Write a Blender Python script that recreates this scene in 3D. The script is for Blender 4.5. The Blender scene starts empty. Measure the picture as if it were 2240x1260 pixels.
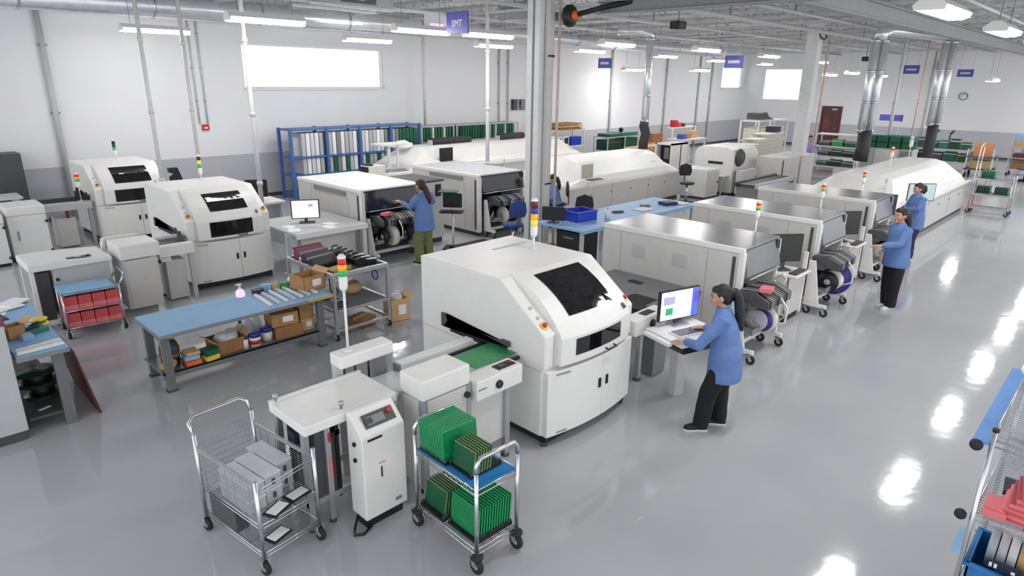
import bpy, bmesh, math, random
from mathutils import Vector, Matrix, Euler
random.seed(7)
SC = bpy.context.scene
COL = SC.collection
R = math.radians
PI = math.pi

# ------------------------------------------------------------------ materials
def new_mat(name):
    m = bpy.data.materials.new(name); m.use_nodes = True
    nt = m.node_tree; nt.nodes.clear()
    out = nt.nodes.new('ShaderNodeOutputMaterial')
    b = nt.nodes.new('ShaderNodeBsdfPrincipled')
    nt.links.new(b.outputs[0], out.inputs[0])
    return m, nt, b

def lin(c):
    def f(v):
        v /= 255.0
        return v / 12.92 if v <= 0.04045 else ((v + 0.055) / 1.055) ** 2.4
    return tuple(f(v) for v in c) + (1.0,)

def mat(name, rgb, rough=0.5, metal=0.0, var=0.06, scale=6.0, bump=0.0, bscale=60.0, coat=0.0, emit=0.0, alpha=1.0, spec=0.5):
    m, nt, b = new_mat(name)
    N, L = nt.nodes, nt.links
    c = lin(rgb)
    tc = N.new('ShaderNodeTexCoord')
    nz = N.new('ShaderNodeTexNoise'); nz.inputs['Scale'].default_value = scale; nz.inputs['Detail'].default_value = 3
    L.new(tc.outputs['Object'], nz.inputs['Vector'])
    rp = N.new('ShaderNodeValToRGB')
    rp.color_ramp.elements[0].position = 0.35; rp.color_ramp.elements[1].position = 0.65
    rp.color_ramp.elements[0].color = tuple(v * (1 - var) for v in c[:3]) + (1,)
    rp.color_ramp.elements[1].color = tuple(min(1, v * (1 + var)) for v in c[:3]) + (1,)
    L.new(nz.outputs['Fac'], rp.inputs['Fac']); L.new(rp.outputs['Color'], b.inputs['Base Color'])
    b.inputs['Roughness'].default_value = rough
    b.inputs['Metallic'].default_value = metal
    b.inputs['Specular IOR Level'].default_value = spec
    b.inputs['Coat Weight'].default_value = coat
    b.inputs['Alpha'].default_value = alpha
    if emit:
        L.new(rp.outputs['Color'], b.inputs['Emission Color']); b.inputs['Emission Strength'].default_value = emit
    if bump:
        n2 = N.new('ShaderNodeTexNoise'); n2.inputs['Scale'].default_value = bscale
        L.new(tc.outputs['Object'], n2.inputs['Vector'])
        bp = N.new('ShaderNodeBump'); bp.inputs['Strength'].default_value = bump; bp.inputs['Distance'].default_value = 0.01
        L.new(n2.outputs['Fac'], bp.inputs['Height']); L.new(bp.outputs[0], b.inputs['Normal'])
    return m

M = {}
def mk(k, *a, **kw): M[k] = mat(k, *a, **kw)
mk('white', (232, 230, 226), 0.38, var=0.015)
mk('white_b', (226, 226, 224), 0.4, var=0.02)
mk('ivory', (222, 219, 207), 0.45, var=0.03)
mk('panel', (205, 203, 199), 0.45, var=0.02)
mk('lgrey', (188, 189, 190), 0.45, var=0.03)
mk('grey', (130, 132, 135), 0.5, var=0.05)
mk('dgrey', (74, 75, 78), 0.5, var=0.06)
mk('hood', (112, 113, 116), 0.22, var=0.03)
mk('black', (24, 24, 26), 0.45, var=0.1)
mk('blackglass', (18, 18, 20), 0.035, var=0.05, spec=0.5)
mk('tinted', (40, 40, 48), 0.12, var=0.2, scale=12)
mk('rubber', (34, 34, 36), 0.7, var=0.1)
mk('hose', (44, 43, 46), 0.6, var=0.1)
mk('alu', (186, 188, 190), 0.36, 0.75, var=0.05)
mk('steeltop', (172, 173, 175), 0.24, 0.9, var=0.08, scale=2.5)
mk('chrome', (205, 207, 210), 0.22, 0.9, var=0.04)
mk('duct', (214, 216, 220), 0.28, 0.6, var=0.06)
mk('deck', (202, 202, 202), 0.7, var=0.03)
mk('joist', (190, 190, 191), 0.6, var=0.04)
mk('beam', (150, 150, 152), 0.55, var=0.04)
mk('column', (222, 223, 222), 0.45, var=0.03)
mk('pole', (206, 206, 205), 0.4, var=0.05)
mk('copper', (204, 184, 170), 0.45, 0.0, var=0.08)
mk('bluemat', (140, 180, 214), 0.6, var=0.03)
mk('brightblue', (40, 130, 200), 0.45, var=0.06)
mk('bin', (42, 66, 190), 0.35, var=0.04)
mk('bluebin', (36, 118, 186), 0.4, var=0.05)
mk('rackblue', (62, 104, 164), 0.45, var=0.05)
mk('seatblue', (36, 62, 130), 0.7, var=0.08)
mk('benchblue', (148, 182, 226), 0.45, var=0.04)
mk('card', (176, 134, 90), 0.8, var=0.07)
mk('card_d', (150, 108, 70), 0.8, var=0.07)
mk('card_l', (206, 170, 128), 0.8, var=0.05)
mk('paper', (240, 240, 240), 0.7, var=0.01)
mk('tape', (232, 226, 214), 0.6, var=0.02)
mk('pink', (232, 122, 128), 0.45, var=0.08)
mk('red', (186, 40, 44), 0.45, var=0.08)
mk('redbin', (206, 84, 88), 0.45, var=0.12)
mk('maroon', (92, 44, 40), 0.5, var=0.08)
mk('plum', (120, 56, 66), 0.55, var=0.08)
mk('navy', (42, 44, 66), 0.45, var=0.08)
mk('orange', (226, 108, 44), 0.45, var=0.05)
mk('yellow', (236, 196, 60), 0.45, var=0.04)
mk('wood', (186, 160, 104), 0.6, var=0.1)
mk('brownbox', (186, 122, 78), 0.7, var=0.06)
mk('greyboard', (176, 180, 184), 0.5, var=0.03)
mk('plate', (208, 210, 213), 0.4, var=0.03)
mk('glass_bottle', (228, 230, 236), 0.15, var=0.02, alpha=0.55)
mk('bagclear', (222, 224, 228), 0.25, var=0.06, bump=0.5, bscale=30, alpha=0.8)
mk('bluecap', (38, 56, 150), 0.4)
mk('purple', (76, 72, 160), 0.5)
mk('signblue', (72, 76, 158), 0.5, var=0.02)
mk('signwhite', (236, 236, 240), 0.5, var=0.01)
mk('reelblue', (56, 52, 140), 0.4, var=0.06)
mk('teal', (40, 120, 110), 0.4, var=0.06)
mk('tealglow', (206, 232, 228), 0.5, var=0.02)
mk('skin', (196, 146, 118), 0.55, var=0.05, scale=20)
mk('hair', (24, 20, 20), 0.42, var=0.25, scale=40, bump=0.6, bscale=90)
mk('hair_red', (56, 28, 26), 0.45, var=0.3, scale=30, bump=0.6, bscale=90)
mk('smock', (98, 126, 182), 0.75, var=0.05, scale=10, bump=0.15, bscale=18)
mk('trouser_black', (15, 15, 17), 0.8, var=0.1, bump=0.2, bscale=20)
mk('trouser_olive', (112, 118, 72), 0.8, var=0.08, bump=0.2, bscale=20)
mk('trouser_navy', (40, 46, 70), 0.8, var=0.08, bump=0.2, bscale=20)
mk('shoe_black', (26, 26, 28), 0.55)
mk('shoe_white', (214, 214, 216), 0.5, var=0.04)
mk('lip', (168, 92, 86), 0.5)
mk('scrunchie', (225, 225, 228), 0.6)
mk('matblue', (96, 150, 216), 0.5)
mk('lavender', (150, 140, 200), 0.75, var=0.05, scale=10, bump=0.15, bscale=18)
mk('label_blue', (60, 96, 190), 0.5)
mk('greenbox', (58, 150, 90), 0.5)
mk('edge_green', (40, 160, 100), 0.4)
mk('edge_olive', (112, 142, 92), 0.4)
mk('gold', (212, 180, 88), 0.4, 0.3)
mk('lens_red', (214, 44, 34), 0.25, emit=0.12)
mk('lens_amber', (242, 168, 40), 0.25, emit=0.15)
mk('lens_green', (40, 168, 92), 0.25, emit=0.15)
mk('lens_blue', (54, 54, 150), 0.25, emit=0.05)
mk('lens_off_red', (104, 24, 30), 0.3)
mk('lens_yellow', (232, 214, 70), 0.25, emit=0.15)
mk('lens_off_green', (28, 66, 44), 0.3)
mk('screen_light', (218, 222, 238), 0.3, var=0.02, emit=0.75)
mk('screen_dark', (46, 46, 44), 0.18, var=0.1)
mk('screen_olive', (150, 152, 130), 0.3, var=0.04, emit=0.3)
mk('scr_grey', (150, 152, 178), 0.3, emit=0.6)
mk('scr_green', (40, 150, 96), 0.3, emit=0.6)
mk('scr_blue', (74, 92, 200), 0.3, emit=0.7)
mk('scr_purple', (84, 70, 170), 0.3, emit=0.6)
mk('glow_pink', (226, 190, 206), 0.3, emit=0.6)  # self-lit pink, also on unlit things: bottle, sheet, cart shelf, sign lettering
mk('lcd', (60, 78, 72), 0.25)
mk('creamtray', (216, 214, 196), 0.55, var=0.05)
mk('traygreen', (24, 96, 66), 0.45, var=0.12)
mk('doorbrown', (88, 50, 46), 0.5, var=0.05)

def pcb_mat(name, rgb, rgb2, sc):
    m, nt, b = new_mat(name); N, L = nt.nodes, nt.links
    tc = N.new('ShaderNodeTexCoord')
    v = N.new('ShaderNodeTexVoronoi'); v.inputs['Scale'].default_value = sc; v.distance = 'CHEBYCHEV'
    L.new(tc.outputs['Object'], v.inputs['Vector'])
    rp = N.new('ShaderNodeValToRGB')
    rp.color_ramp.interpolation = 'CONSTANT'
    rp.color_ramp.elements[0].color = lin(rgb2); rp.color_ramp.elements[1].color = lin(rgb)
    rp.color_ramp.elements[1].position = 0.16
    L.new(v.outputs['Distance'], rp.inputs['Fac']); L.new(rp.outputs['Color'], b.inputs['Base Color'])
    b.inputs['Roughness'].default_value = 0.35
    M[name] = m
pcb_mat('pcb', (10, 128, 74), (70, 165, 110), 60)
pcb_mat('pcb_dark', (10, 84, 52), (96, 130, 84), 70)
pcb_mat('pcb_big', (46, 140, 84), (110, 180, 130), 45)

# emissive lamp diffuser
m, nt, b = new_mat('lamp'); b.inputs['Base Color'].default_value = (1, 1, 1, 1)
b.inputs['Emission Color'].default_value = (1.0, 0.985, 0.97, 1); b.inputs['Emission Strength'].default_value = 30.0
M['lamp'] = m
# window glass
m, nt, b = new_mat('window_glass'); N, L = nt.nodes, nt.links
b.inputs['Base Color'].default_value = (0.95, 0.98, 1, 1); b.inputs['Roughness'].default_value = 0.03
b.inputs['Transmission Weight'].default_value = 1.0; b.inputs['IOR'].default_value = 1.02
M['window_glass'] = m

# painted block wall: white with a grey painted dado up to 1.3 m
def wall_mat(name):
    m, nt, b = new_mat(name); N, L = nt.nodes, nt.links
    g = N.new('ShaderNodeNewGeometry'); s = N.new('ShaderNodeSeparateXYZ'); L.new(g.outputs['Position'], s.inputs[0])
    gt = N.new('ShaderNodeMath'); gt.operation = 'GREATER_THAN'; gt.inputs[1].default_value = 1.3; L.new(s.outputs['Z'], gt.inputs[0])
    nz = N.new('ShaderNodeTexNoise'); nz.inputs['Scale'].default_value = 1.5
    L.new(g.outputs['Position'], nz.inputs['Vector'])
    mx = N.new('ShaderNodeMix'); mx.data_type = 'RGBA'
    L.new(gt.outputs[0], mx.inputs[0]); mx.inputs[6].default_value = lin((188, 189, 195)); mx.inputs[7].default_value = lin((233, 233, 235))
    m2 = N.new('ShaderNodeMix'); m2.data_type = 'RGBA'; m2.blend_type = 'MULTIPLY'; m2.inputs[0].default_value = 0.06
    L.new(mx.outputs[2], m2.inputs[6]); L.new(nz.outputs['Color'], m2.inputs[7]); L.new(m2.outputs[2], b.inputs['Base Color'])
    br = N.new('ShaderNodeTexBrick'); br.inputs['Scale'].default_value = 1.0
    br.inputs['Brick Width'].default_value = 0.4; br.inputs['Row Height'].default_value = 0.2; br.inputs['Mortar Size'].default_value = 0.006
    cm = N.new('ShaderNodeCombineXYZ'); ad = N.new('ShaderNodeMath'); L.new(s.outputs['X'], ad.inputs[0]); L.new(s.outputs['Y'], ad.inputs[1])
    L.new(ad.outputs[0], cm.inputs[0]); L.new(s.outputs['Z'], cm.inputs[1]); L.new(cm.outputs[0], br.inputs['Vector'])
    bp = N.new('ShaderNodeBump'); bp.inputs['Strength'].default_value = 0.15; bp.inputs['Distance'].default_value = 0.004; bp.invert = True
    L.new(br.outputs['Fac'], bp.inputs['Height']); L.new(bp.outputs[0], b.inputs['Normal'])
    b.inputs['Roughness'].default_value = 0.6
    M[name] = m
wall_mat('wallpaint')

# epoxy floor
m, nt, b = new_mat('epoxy'); N, L = nt.nodes, nt.links
tc = N.new('ShaderNodeTexCoord')
n1 = N.new('ShaderNodeTexNoise'); n1.inputs['Scale'].default_value = 0.7; n1.inputs['Detail'].default_value = 5
L.new(tc.outputs['Object'], n1.inputs['Vector'])
rp = N.new('ShaderNodeValToRGB'); rp.color_ramp.elements[0].position = 0.3; rp.color_ramp.elements[1].position = 0.7
rp.color_ramp.elements[0].color = lin((172, 173, 176)); rp.color_ramp.elements[1].color = lin((182, 183, 186))
L.new(n1.outputs['Fac'], rp.inputs['Fac'])
mp = N.new('ShaderNodeMapping'); mp.inputs['Scale'].default_value = (0.35, 6.0, 1); mp.inputs['Rotation'].default_value = (0, 0, 0.12)
L.new(tc.outputs['Object'], mp.inputs['Vector'])
n2 = N.new('ShaderNodeTexNoise'); n2.inputs['Scale'].default_value = 2.2; n2.inputs['Detail'].default_value = 8
L.new(mp.outputs[0], n2.inputs['Vector'])
r2 = N.new('ShaderNodeValToRGB'); r2.color_ramp.elements[0].position = 0.735; r2.color_ramp.elements[1].position = 0.77
L.new(n2.outputs['Fac'], r2.inputs['Fac'])
mx = N.new('ShaderNodeMix'); mx.data_type = 'RGBA'; mx.inputs[7].default_value = lin((200, 201, 204))
L.new(r2.outputs['Color'], mx.inputs[0]); L.new(rp.outputs['Color'], mx.inputs[6]); L.new(mx.outputs[2], b.inputs['Base Color'])
n3 = N.new('ShaderNodeTexNoise'); n3.inputs['Scale'].default_value = 3.0; n3.inputs['Detail'].default_value = 4
L.new(tc.outputs['Object'], n3.inputs['Vector'])
r3 = N.new('ShaderNodeMapRange'); r3.inputs['To Min'].default_value = 0.05; r3.inputs['To Max'].default_value = 0.12
L.new(n3.outputs['Fac'], r3.inputs['Value']); L.new(r3.outputs[0], b.inputs['Roughness'])
n4 = N.new('ShaderNodeTexNoise'); n4.inputs['Scale'].default_value = 5.0
L.new(tc.outputs['Object'], n4.inputs['Vector'])
bp = N.new('ShaderNodeBump'); bp.inputs['Strength'].default_value = 0.06; bp.inputs['Distance'].default_value = 0.02
L.new(n4.outputs['Fac'], bp.inputs['Height']); L.new(bp.outputs[0], b.inputs['Normal'])
b.inputs['Specular IOR Level'].default_value = 0.6
M['epoxy'] = m

# ------------------------------------------------------------------ mesh helper
class MB:
    def __init__(s): s.v = []; s.f = []; s.m = []; s.s = []
    def add(s, vs, fs, m=0, smooth=False):
        o = len(s.v); s.v += [tuple(v) for v in vs]
        for f in fs: s.f.append(tuple(i + o for i in f)); s.m.append(m); s.s.append(smooth)
        return s
    def box(s, x0, x1, y0, y1, z0, z1, m=0):
        vs = [(x0,y0,z0),(x1,y0,z0),(x1,y1,z0),(x0,y1,z0),(x0,y0,z1),(x1,y0,z1),(x1,y1,z1),(x0,y1,z1)]
        return s.add(vs, [(0,3,2,1),(4,5,6,7),(0,1,5,4),(1,2,6,5),(2,3,7,6),(3,0,4,7)], m)
    def cbox(s, c, d, m=0, rz=0, rx=0, ry=0):
        e = Euler((rx, ry, rz)).to_matrix(); c = Vector(c)
        vs = [c + e @ Vector((sx*d[0]/2, sy*d[1]/2, sz*d[2]/2)) for sz in (-1,1) for sx,sy in ((-1,-1),(1,-1),(1,1),(-1,1))]
        return s.add(vs, [(0,3,2,1),(4,5,6,7),(0,1,5,4),(1,2,6,5),(2,3,7,6),(3,0,4,7)], m)
    def prism(s, prof, axis, a, b, m=0):
        # prof: list of 2D points; axis 'x': (y,z), 'y': (x,z), 'z': (x,y)
        def P(p, t): return (t,p[0],p[1]) if axis=='x' else ((p[0],t,p[1]) if axis=='y' else (p[0],p[1],t))
        n = len(prof); vs = [P(p,a) for p in prof] + [P(p,b) for p in prof]
        fs = [tuple(range(n))[::-1], tuple(range(n,2*n))] + [(i,(i+1)%n,(i+1)%n+n,i+n) for i in range(n)]
        return s.add(vs, fs, m)
    def tube(s, pts, r, n=8, m=0, cap=True, smooth=True, closed=False):
        pts = [Vector(p) for p in pts]; k = len(pts)
        rs = r if isinstance(r, (list, tuple)) else [r]*k
        vs = []; prev = None
        for i,p in enumerate(pts):
            if closed: d = pts[(i+1)%k]-pts[i-1]
            else: d = (pts[min(i+1,k-1)] - pts[max(i-1,0)])
            d = d.normalized() if d.length > 1e-9 else Vector((0,0,1))
            if prev is None:
                a = Vector((0,0,1)) if abs(d.z) < 0.9 else Vector((1,0,0))
                u = d.cross(a).normalized()
            else:
                u = (prev - d*prev.dot(d)).normalized()
            prev = u; w = d.cross(u)
            for j in range(n):
                t = 2*PI*j/n; vs.append(p + (u*math.cos(t) + w*math.sin(t))*rs[i])
        fs = []
        for i in range(k if closed else k-1):
            for j in range(n):
                a = i*n+j; b = i*n+(j+1)%n; i2 = ((i+1)%k)*n
                fs.append((a,b,i2+(j+1)%n,i2+j))
        s.add(vs, fs, m, smooth)
        if cap and not closed:
            o = len(s.v)-len(vs)
            s.f.append(tuple(o+j for j in range(n))[::-1]); s.m.append(m); s.s.append(False)
            s.f.append(tuple(o+(k-1)*n+j for j in range(n))); s.m.append(m); s.s.append(False)
        return s
    def cyl(s, p0, p1, r, n=12, m=0, r2=None):
        return s.tube([p0,p1], [r, r if r2 is None else r2], n, m)
    def lathe(s, prof, c=(0,0,0), n=20, m=0, axis='z', smooth=True):
        vs = []
        for r,h in prof:
            for j in range(n):
                t = 2*PI*j/n; a,b = r*math.cos(t), r*math.sin(t)
                q = (a,b,h) if axis=='z' else ((h,a,b) if axis=='x' else (b,h,a))
                vs.append((c[0]+q[0], c[1]+q[1], c[2]+q[2]))
        k = len(prof); fs = [(i*n+j, i*n+(j+1)%n, (i+1)*n+(j+1)%n, (i+1)*n+j) for i in range(k-1) for j in range(n)]
        fs += [tuple(range(n))[::-1], tuple((k-1)*n+j for j in range(n))]
        return s.add(vs, fs, m, smooth)
    def loft(s, rings, m=0, n=16, cap=True):
        # rings: (cx,cy,cz,rx,ry)
        vs = []
        for cx,cy,cz,rx,ry in rings:
            for j in range(n):
                t = 2*PI*j/n; vs.append((cx+rx*math.cos(t), cy+ry*math.sin(t), cz))
        k = len(rings); fs = [(i*n+j, i*n+(j+1)%n, (i+1)*n+(j+1)%n, (i+1)*n+j) for i in range(k-1) for j in range(n)]
        if cap: fs += [tuple(range(n))[::-1], tuple((k-1)*n+j for j in range(n))]
        return s.add(vs, fs, m, True)
    def ball(s, c, r, m=0, n=14, k=9, f=None):
        rx,ry,rz = r if isinstance(r,(tuple,list)) else (r,r,r)
        vs = [(0,0,-1)]; 
        for i in range(1,k):
            p = -PI/2 + PI*i/k
            for j in range(n): vs.append((math.cos(p)*math.cos(2*PI*j/n), math.cos(p)*math.sin(2*PI*j/n), math.sin(p)))
        vs.append((0,0,1)); e = len(vs)-1
        fs = [(0,1+(j+1)%n,1+j) for j in range(n)]
        for i in range(k-2):
            for j in range(n): fs.append((1+i*n+j, 1+i*n+(j+1)%n, 1+(i+1)*n+(j+1)%n, 1+(i+1)*n+j))
        o = 1+(k-2)*n
        fs += [(o+j, o+(j+1)%n, e) for j in range(n)]
        vs = [f(v) if f else v for v in vs]
        return s.add([(c[0]+v[0]*rx, c[1]+v[1]*ry, c[2]+v[2]*rz) for v in vs], fs, m, True)
    def grid_wires(s, x0, x1, y0, y1, z, nx, ny, r=0.003, m=0):
        for i in range(nx+1):
            x = x0+(x1-x0)*i/nx; s.box(x-r,x+r,y0,y1,z-r,z+r,m)
        for j in range(ny+1):
            y = y0+(y1-y0)*j/ny; s.box(x0,x1,y-r,y+r,z-r,z+r,m)
        return s

def link(name, mb, mats, parent=None, bev=0.0, seg=2):
    me = bpy.data.meshes.new(name); me.from_pydata(mb.v, [], mb.f); 
    if not isinstance(mats, (list, tuple)): mats = [mats]
    for k in mats: me.materials.append(M[k] if isinstance(k, str) else k)
    me.polygons.foreach_set('material_index', mb.m); me.polygons.foreach_set('use_smooth', mb.s)
    bm = bmesh.new(); bm.from_mesh(me); bmesh.ops.recalc_face_normals(bm, faces=bm.faces[:]); bm.to_mesh(me); bm.free()
    me.update()
    o = bpy.data.objects.new(name, me); COL.objects.link(o)
    if parent is not None: o.parent = parent
    if bev:
        b = o.modifiers.new('bevel', 'BEVEL'); b.width = bev; b.segments = seg; b.limit_method = 'ANGLE'; b.angle_limit = R(40)
    return o

def props(o, label, cat, group=None, kind=None):
    o['label'] = label; o['category'] = cat
    if group: o['group'] = group
    if kind: o['kind'] = kind
    return o

class Thing:
    def __init__(s, name, label, cat, loc=(0,0,0), rz=0.0, group=None):
        o = bpy.data.objects.new(name, None); o.empty_display_size = 0.1; COL.objects.link(o)
        o.location = loc; o.rotation_euler = (0,0,R(rz)); s.o = o; props(o, label, cat, group)
    def p(s, name, mb, mats, parent=None, bev=0.0, label=None, seg=2):
        c = link(name, mb, mats, parent or s.o, bev, seg)
        if label: c['label'] = label
        return c
def solo(name, mb, mats, label, cat, loc=(0,0,0), rz=0.0, group=None, bev=0.0):
    o = link(name, mb, mats, None, bev); o.location = loc; o.rotation_euler = (0,0,R(rz)); return props(o, label, cat, group)
def struct(name, mb, mats, parent=None, bev=0.0, loc=None):
    o = link(name, mb, mats, parent, bev)
    if parent is None: o['kind'] = 'structure'
    if loc: o.location = loc
    return o
def copy_tree(o, loc=None, rz=None, label=None, group=None, parent=None):
    c = o.copy(); COL.objects.link(c)
    if parent is not None: c.parent = parent
    for ch in list(o.children): copy_tree(ch, parent=c)
    if loc is not None: c.location = loc
    if rz is not None: c.rotation_euler = (0,0,R(rz))
    if label: c['label'] = label
    if group: c['group'] = group
    return c
def text(name, body, size, mt, parent, loc, rot, ext=0.001):
    cu = bpy.data.curves.new(name, 'FONT'); cu.body = body; cu.size = size; cu.extrude = ext; cu.align_x = 'CENTER'; cu.align_y = 'CENTER'
    o = bpy.data.objects.new(name, cu); cu.materials.append(M[mt]); COL.objects.link(o)
    dg = bpy.context.evaluated_depsgraph_get(); dg.update(); me = bpy.data.meshes.new_from_object(o.evaluated_get(dg)); bpy.data.objects.remove(o)
    o = bpy.data.objects.new(name, me); COL.objects.link(o); me.materials.clear(); me.materials.append(M[mt])
    o.parent = parent; o.location = loc; o.rotation_euler = rot; return o
ORD = ['first','second','third','fourth','fifth','sixth','seventh','eighth','ninth','tenth','eleventh','twelfth','thirteenth','fourteenth','fifteenth','sixteenth','seventeenth','eighteenth','nineteenth','twentieth','twenty-first','twenty-second','twenty-third','twenty-fourth','twenty-fifth','twenty-sixth','twenty-seventh','twenty-eighth']

# ------------------------------------------------------------------ camera and light
cd = bpy.data.cameras.new('camera'); cam = bpy.data.objects.new('camera', cd); COL.objects.link(cam); SC.camera = cam
yaw, pitch, roll = R(44.223), R(17.866), R(0.7165)
f = Vector((math.cos(pitch)*math.cos(yaw), math.cos(pitch)*math.sin(yaw), -math.sin(pitch)))
r = Vector((math.sin(yaw), -math.cos(yaw), 0)); u = r.cross(f)
r2 = r*math.cos(roll) + u*math.sin(roll); u2 = -r*math.sin(roll) + u*math.cos(roll)
cam.matrix_world = Matrix(((r2.x,u2.x,-f.x,0),(r2.y,u2.y,-f.y,0),(r2.z,u2.z,-f.z,3.45),(0,0,0,1)))
cd.sensor_width = 36; cd.lens = 36*1410/2240; cd.clip_end = 200
SC.view_settings.view_transform = 'Standard'; SC.view_settings.look = 'None'
SC.view_settings.exposure = 0.55; SC.view_settings.gamma = 1.0; SC.view_settings.use_curve_mapping = False
w = bpy.data.worlds.new('daylight'); SC.world = w; w.use_nodes = True
bg = w.node_tree.nodes['Background']; bg.inputs[0].default_value = (0.93, 0.96, 1.0, 1); bg.inputs[1].default_value = 1.15
# ================================================================== ROOM
X0, X1, Y0, Y1, ZC = -3.0, 40.0, -4.0, 19.0, 5.6
struct('floor', MB().box(X0, X1+.3, Y0, Y1+.3, -0.2, 0), 'epoxy')
WIN = [(8.45, 13.24), (36.9, 39.7)]
wb = MB(); xs = X0
for a, b_ in WIN:
    wb.box(xs, a, Y1, Y1+.3, 0, ZC); wb.box(a, b_, Y1, Y1+.3, 0, 3.13); wb.box(a, b_, Y1, Y1+.3, 4.36, ZC); xs = b_
wb.box(xs, X1+.3, Y1, Y1+.3, 0, ZC)
struct('wall_left', wb, 'wallpaint')
bw = MB().box(X1, X1+.3, Y0, 15.6, 0, ZC).box(X1, X1+.3, 15.6, 17.9, 0, 2.5).box(X1, X1+.3, 15.6, 17.9, 4.3, ZC).box(X1, X1+.3, 17.9, Y1, 0, ZC)
struct('wall_back', bw, 'wallpaint')
for i, (a, b_) in enumerate(WIN):
    g = struct('window_%d' % (i+1), MB().box(a+.05, b_-.05, Y1+.14, Y1+.155, 3.18, 4.31), 'window_glass')
    fm = MB().box(a, b_, Y1+.08, Y1+.2, 3.13, 3.18).box(a, b_, Y1+.08, Y1+.2, 4.31, 4.36).box(a, a+.05, Y1+.08, Y1+.2, 3.18, 4.31).box(b_-.05, b_, Y1+.08, Y1+.2, 3.18, 4.31)
    struct('window_frame', fm, 'white', g)
    struct('window_sill', MB().box(a-.03, b_+.03, Y1-.06, Y1+.08, 3.09, 3.13), 'white', g, .008)
g = struct('window_3', MB().box(X1+.14, X1+.155, 15.65, 17.85, 2.55, 4.25), 'window_glass')
struct('window_frame', MB().box(X1+.08, X1+.2, 15.6, 17.9, 2.5, 2.55).box(X1+.08, X1+.2, 15.6, 17.9, 4.25, 4.3).box(X1+.08, X1+.2, 15.6, 15.65, 2.55, 4.25).box(X1+.08, X1+.2, 17.85, 17.9, 2.55, 4.25), 'white', g)
# corrugated roof deck
cb = MB(); n = 0
prof = []
y = Y0
while y < Y1+.3:
    prof += [(y, ZC), (y+.12, ZC), (y+.15, ZC+.05), (y+.27, ZC+.05)]; y += .3
prof += [(y, ZC), (y, ZC+.14), (Y0, ZC+.14)]
nn = len(prof)
cb.add([(X0, p[0], p[1]) for p in prof] + [(X1+.3, p[0], p[1]) for p in prof],
       [(i, (i+1) % nn, (i+1) % nn+nn, i+nn) for i in range(nn)])
struct('ceiling', cb, 'deck')
bb = MB().box(X0, X1, Y1-.015, Y1, 0, .1)
struct('baseboard_left', bb, 'dgrey')
struct('baseboard_back', MB().box(X1-.015, X1, Y0, 13.05, 0, .1).box(X1-.015, X1, 14.2, Y1-.02, 0, .1), 'dgrey')
d = struct('door_1', MB().box(X1-.05, X1, 13.15, 14.1, 0.01, 2.18), 'doorbrown', None, .01)
struct('door_frame', MB().box(X1-.07, X1, 13.07, 13.15, 0, 2.26).box(X1-.07, X1, 14.1, 14.18, 0, 2.26).box(X1-.07, X1, 13.15, 14.1, 2.18, 2.26), 'maroon', d)
struct('door_window', MB().box(X1-.056, X1-.045, 13.7, 13.98, .95, 1.6), 'plum', d)
struct('door_closer', MB().box(X1-.12, X1-.05, 13.3, 13.6, 2.05, 2.14), 'alu', d)
struct('door_handle', MB().tube([(X1-.05, 13.25, 1.0), (X1-.11, 13.25, 1.0), (X1-.11, 13.4, 1.0)], .012), 'alu', d)

# roof joists (open web, running across the hall) and beams
proto = None
jx = [1.2+1.9*i for i in range(21)]
for i, x in enumerate(jx):
    if proto is None:
        t = Thing('roof_joist', '', 'joist', (x, 0, 5.1), 0, 'open web joists under the roof deck')
        t.p('bottom_chord', MB().box(-.05, .05, Y0, Y1, 0, .05), 'joist')
        t.p('top_chord', MB().box(-.05, .05, Y0, Y1, .43, .495), 'joist')
        wm = MB(); yy = Y0
        while yy < Y1-.6:
            wm.tube([(0, yy, .04), (0, yy+.4, .44), (0, yy+.8, .04)], .014, 5); yy += .8
        t.p('web', wm, 'joist'); proto = t.o; o = proto
    else:
        o = copy_tree(proto, (x, 0, 5.1))
    o['label'] = 'open web grey roof joist, %s from the camera end of the hall' % ORD[i]
def ibeam(name, label, a, b_, wd=.22, h=.34, m='beam'):
    # a, b_: ends of the bottom centre line, axis aligned
    t = Thing(name, label, 'beam', a)
    d = Vector(b_)-Vector(a)
    def bx(u, z0, z1):
        return MB().box(0, d.x, -u, u, z0, z1) if abs(d.x) > abs(d.y) else MB().box(-u, u, min(0, d.y), max(0, d.y), z0, z1)
    t.p('bottom_flange', bx(wd/2, 0, .025), m); t.p('beam_web', bx(.012, .025, h-.025), m); t.p('top_flange', bx(wd/2, h-.025, h), m)
ibeam('steel_beam', 'long grey steel beam above the aisle running to the back wall', (3.0, 4.75, 4.72), (39.95, 4.75, 4.72))
ibeam('steel_beam', 'grey steel crossbeam running off the tall column near the middle', (10.95, 8.35, 4.68), (10.95, -3.5, 4.68), .26, .24)

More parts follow.
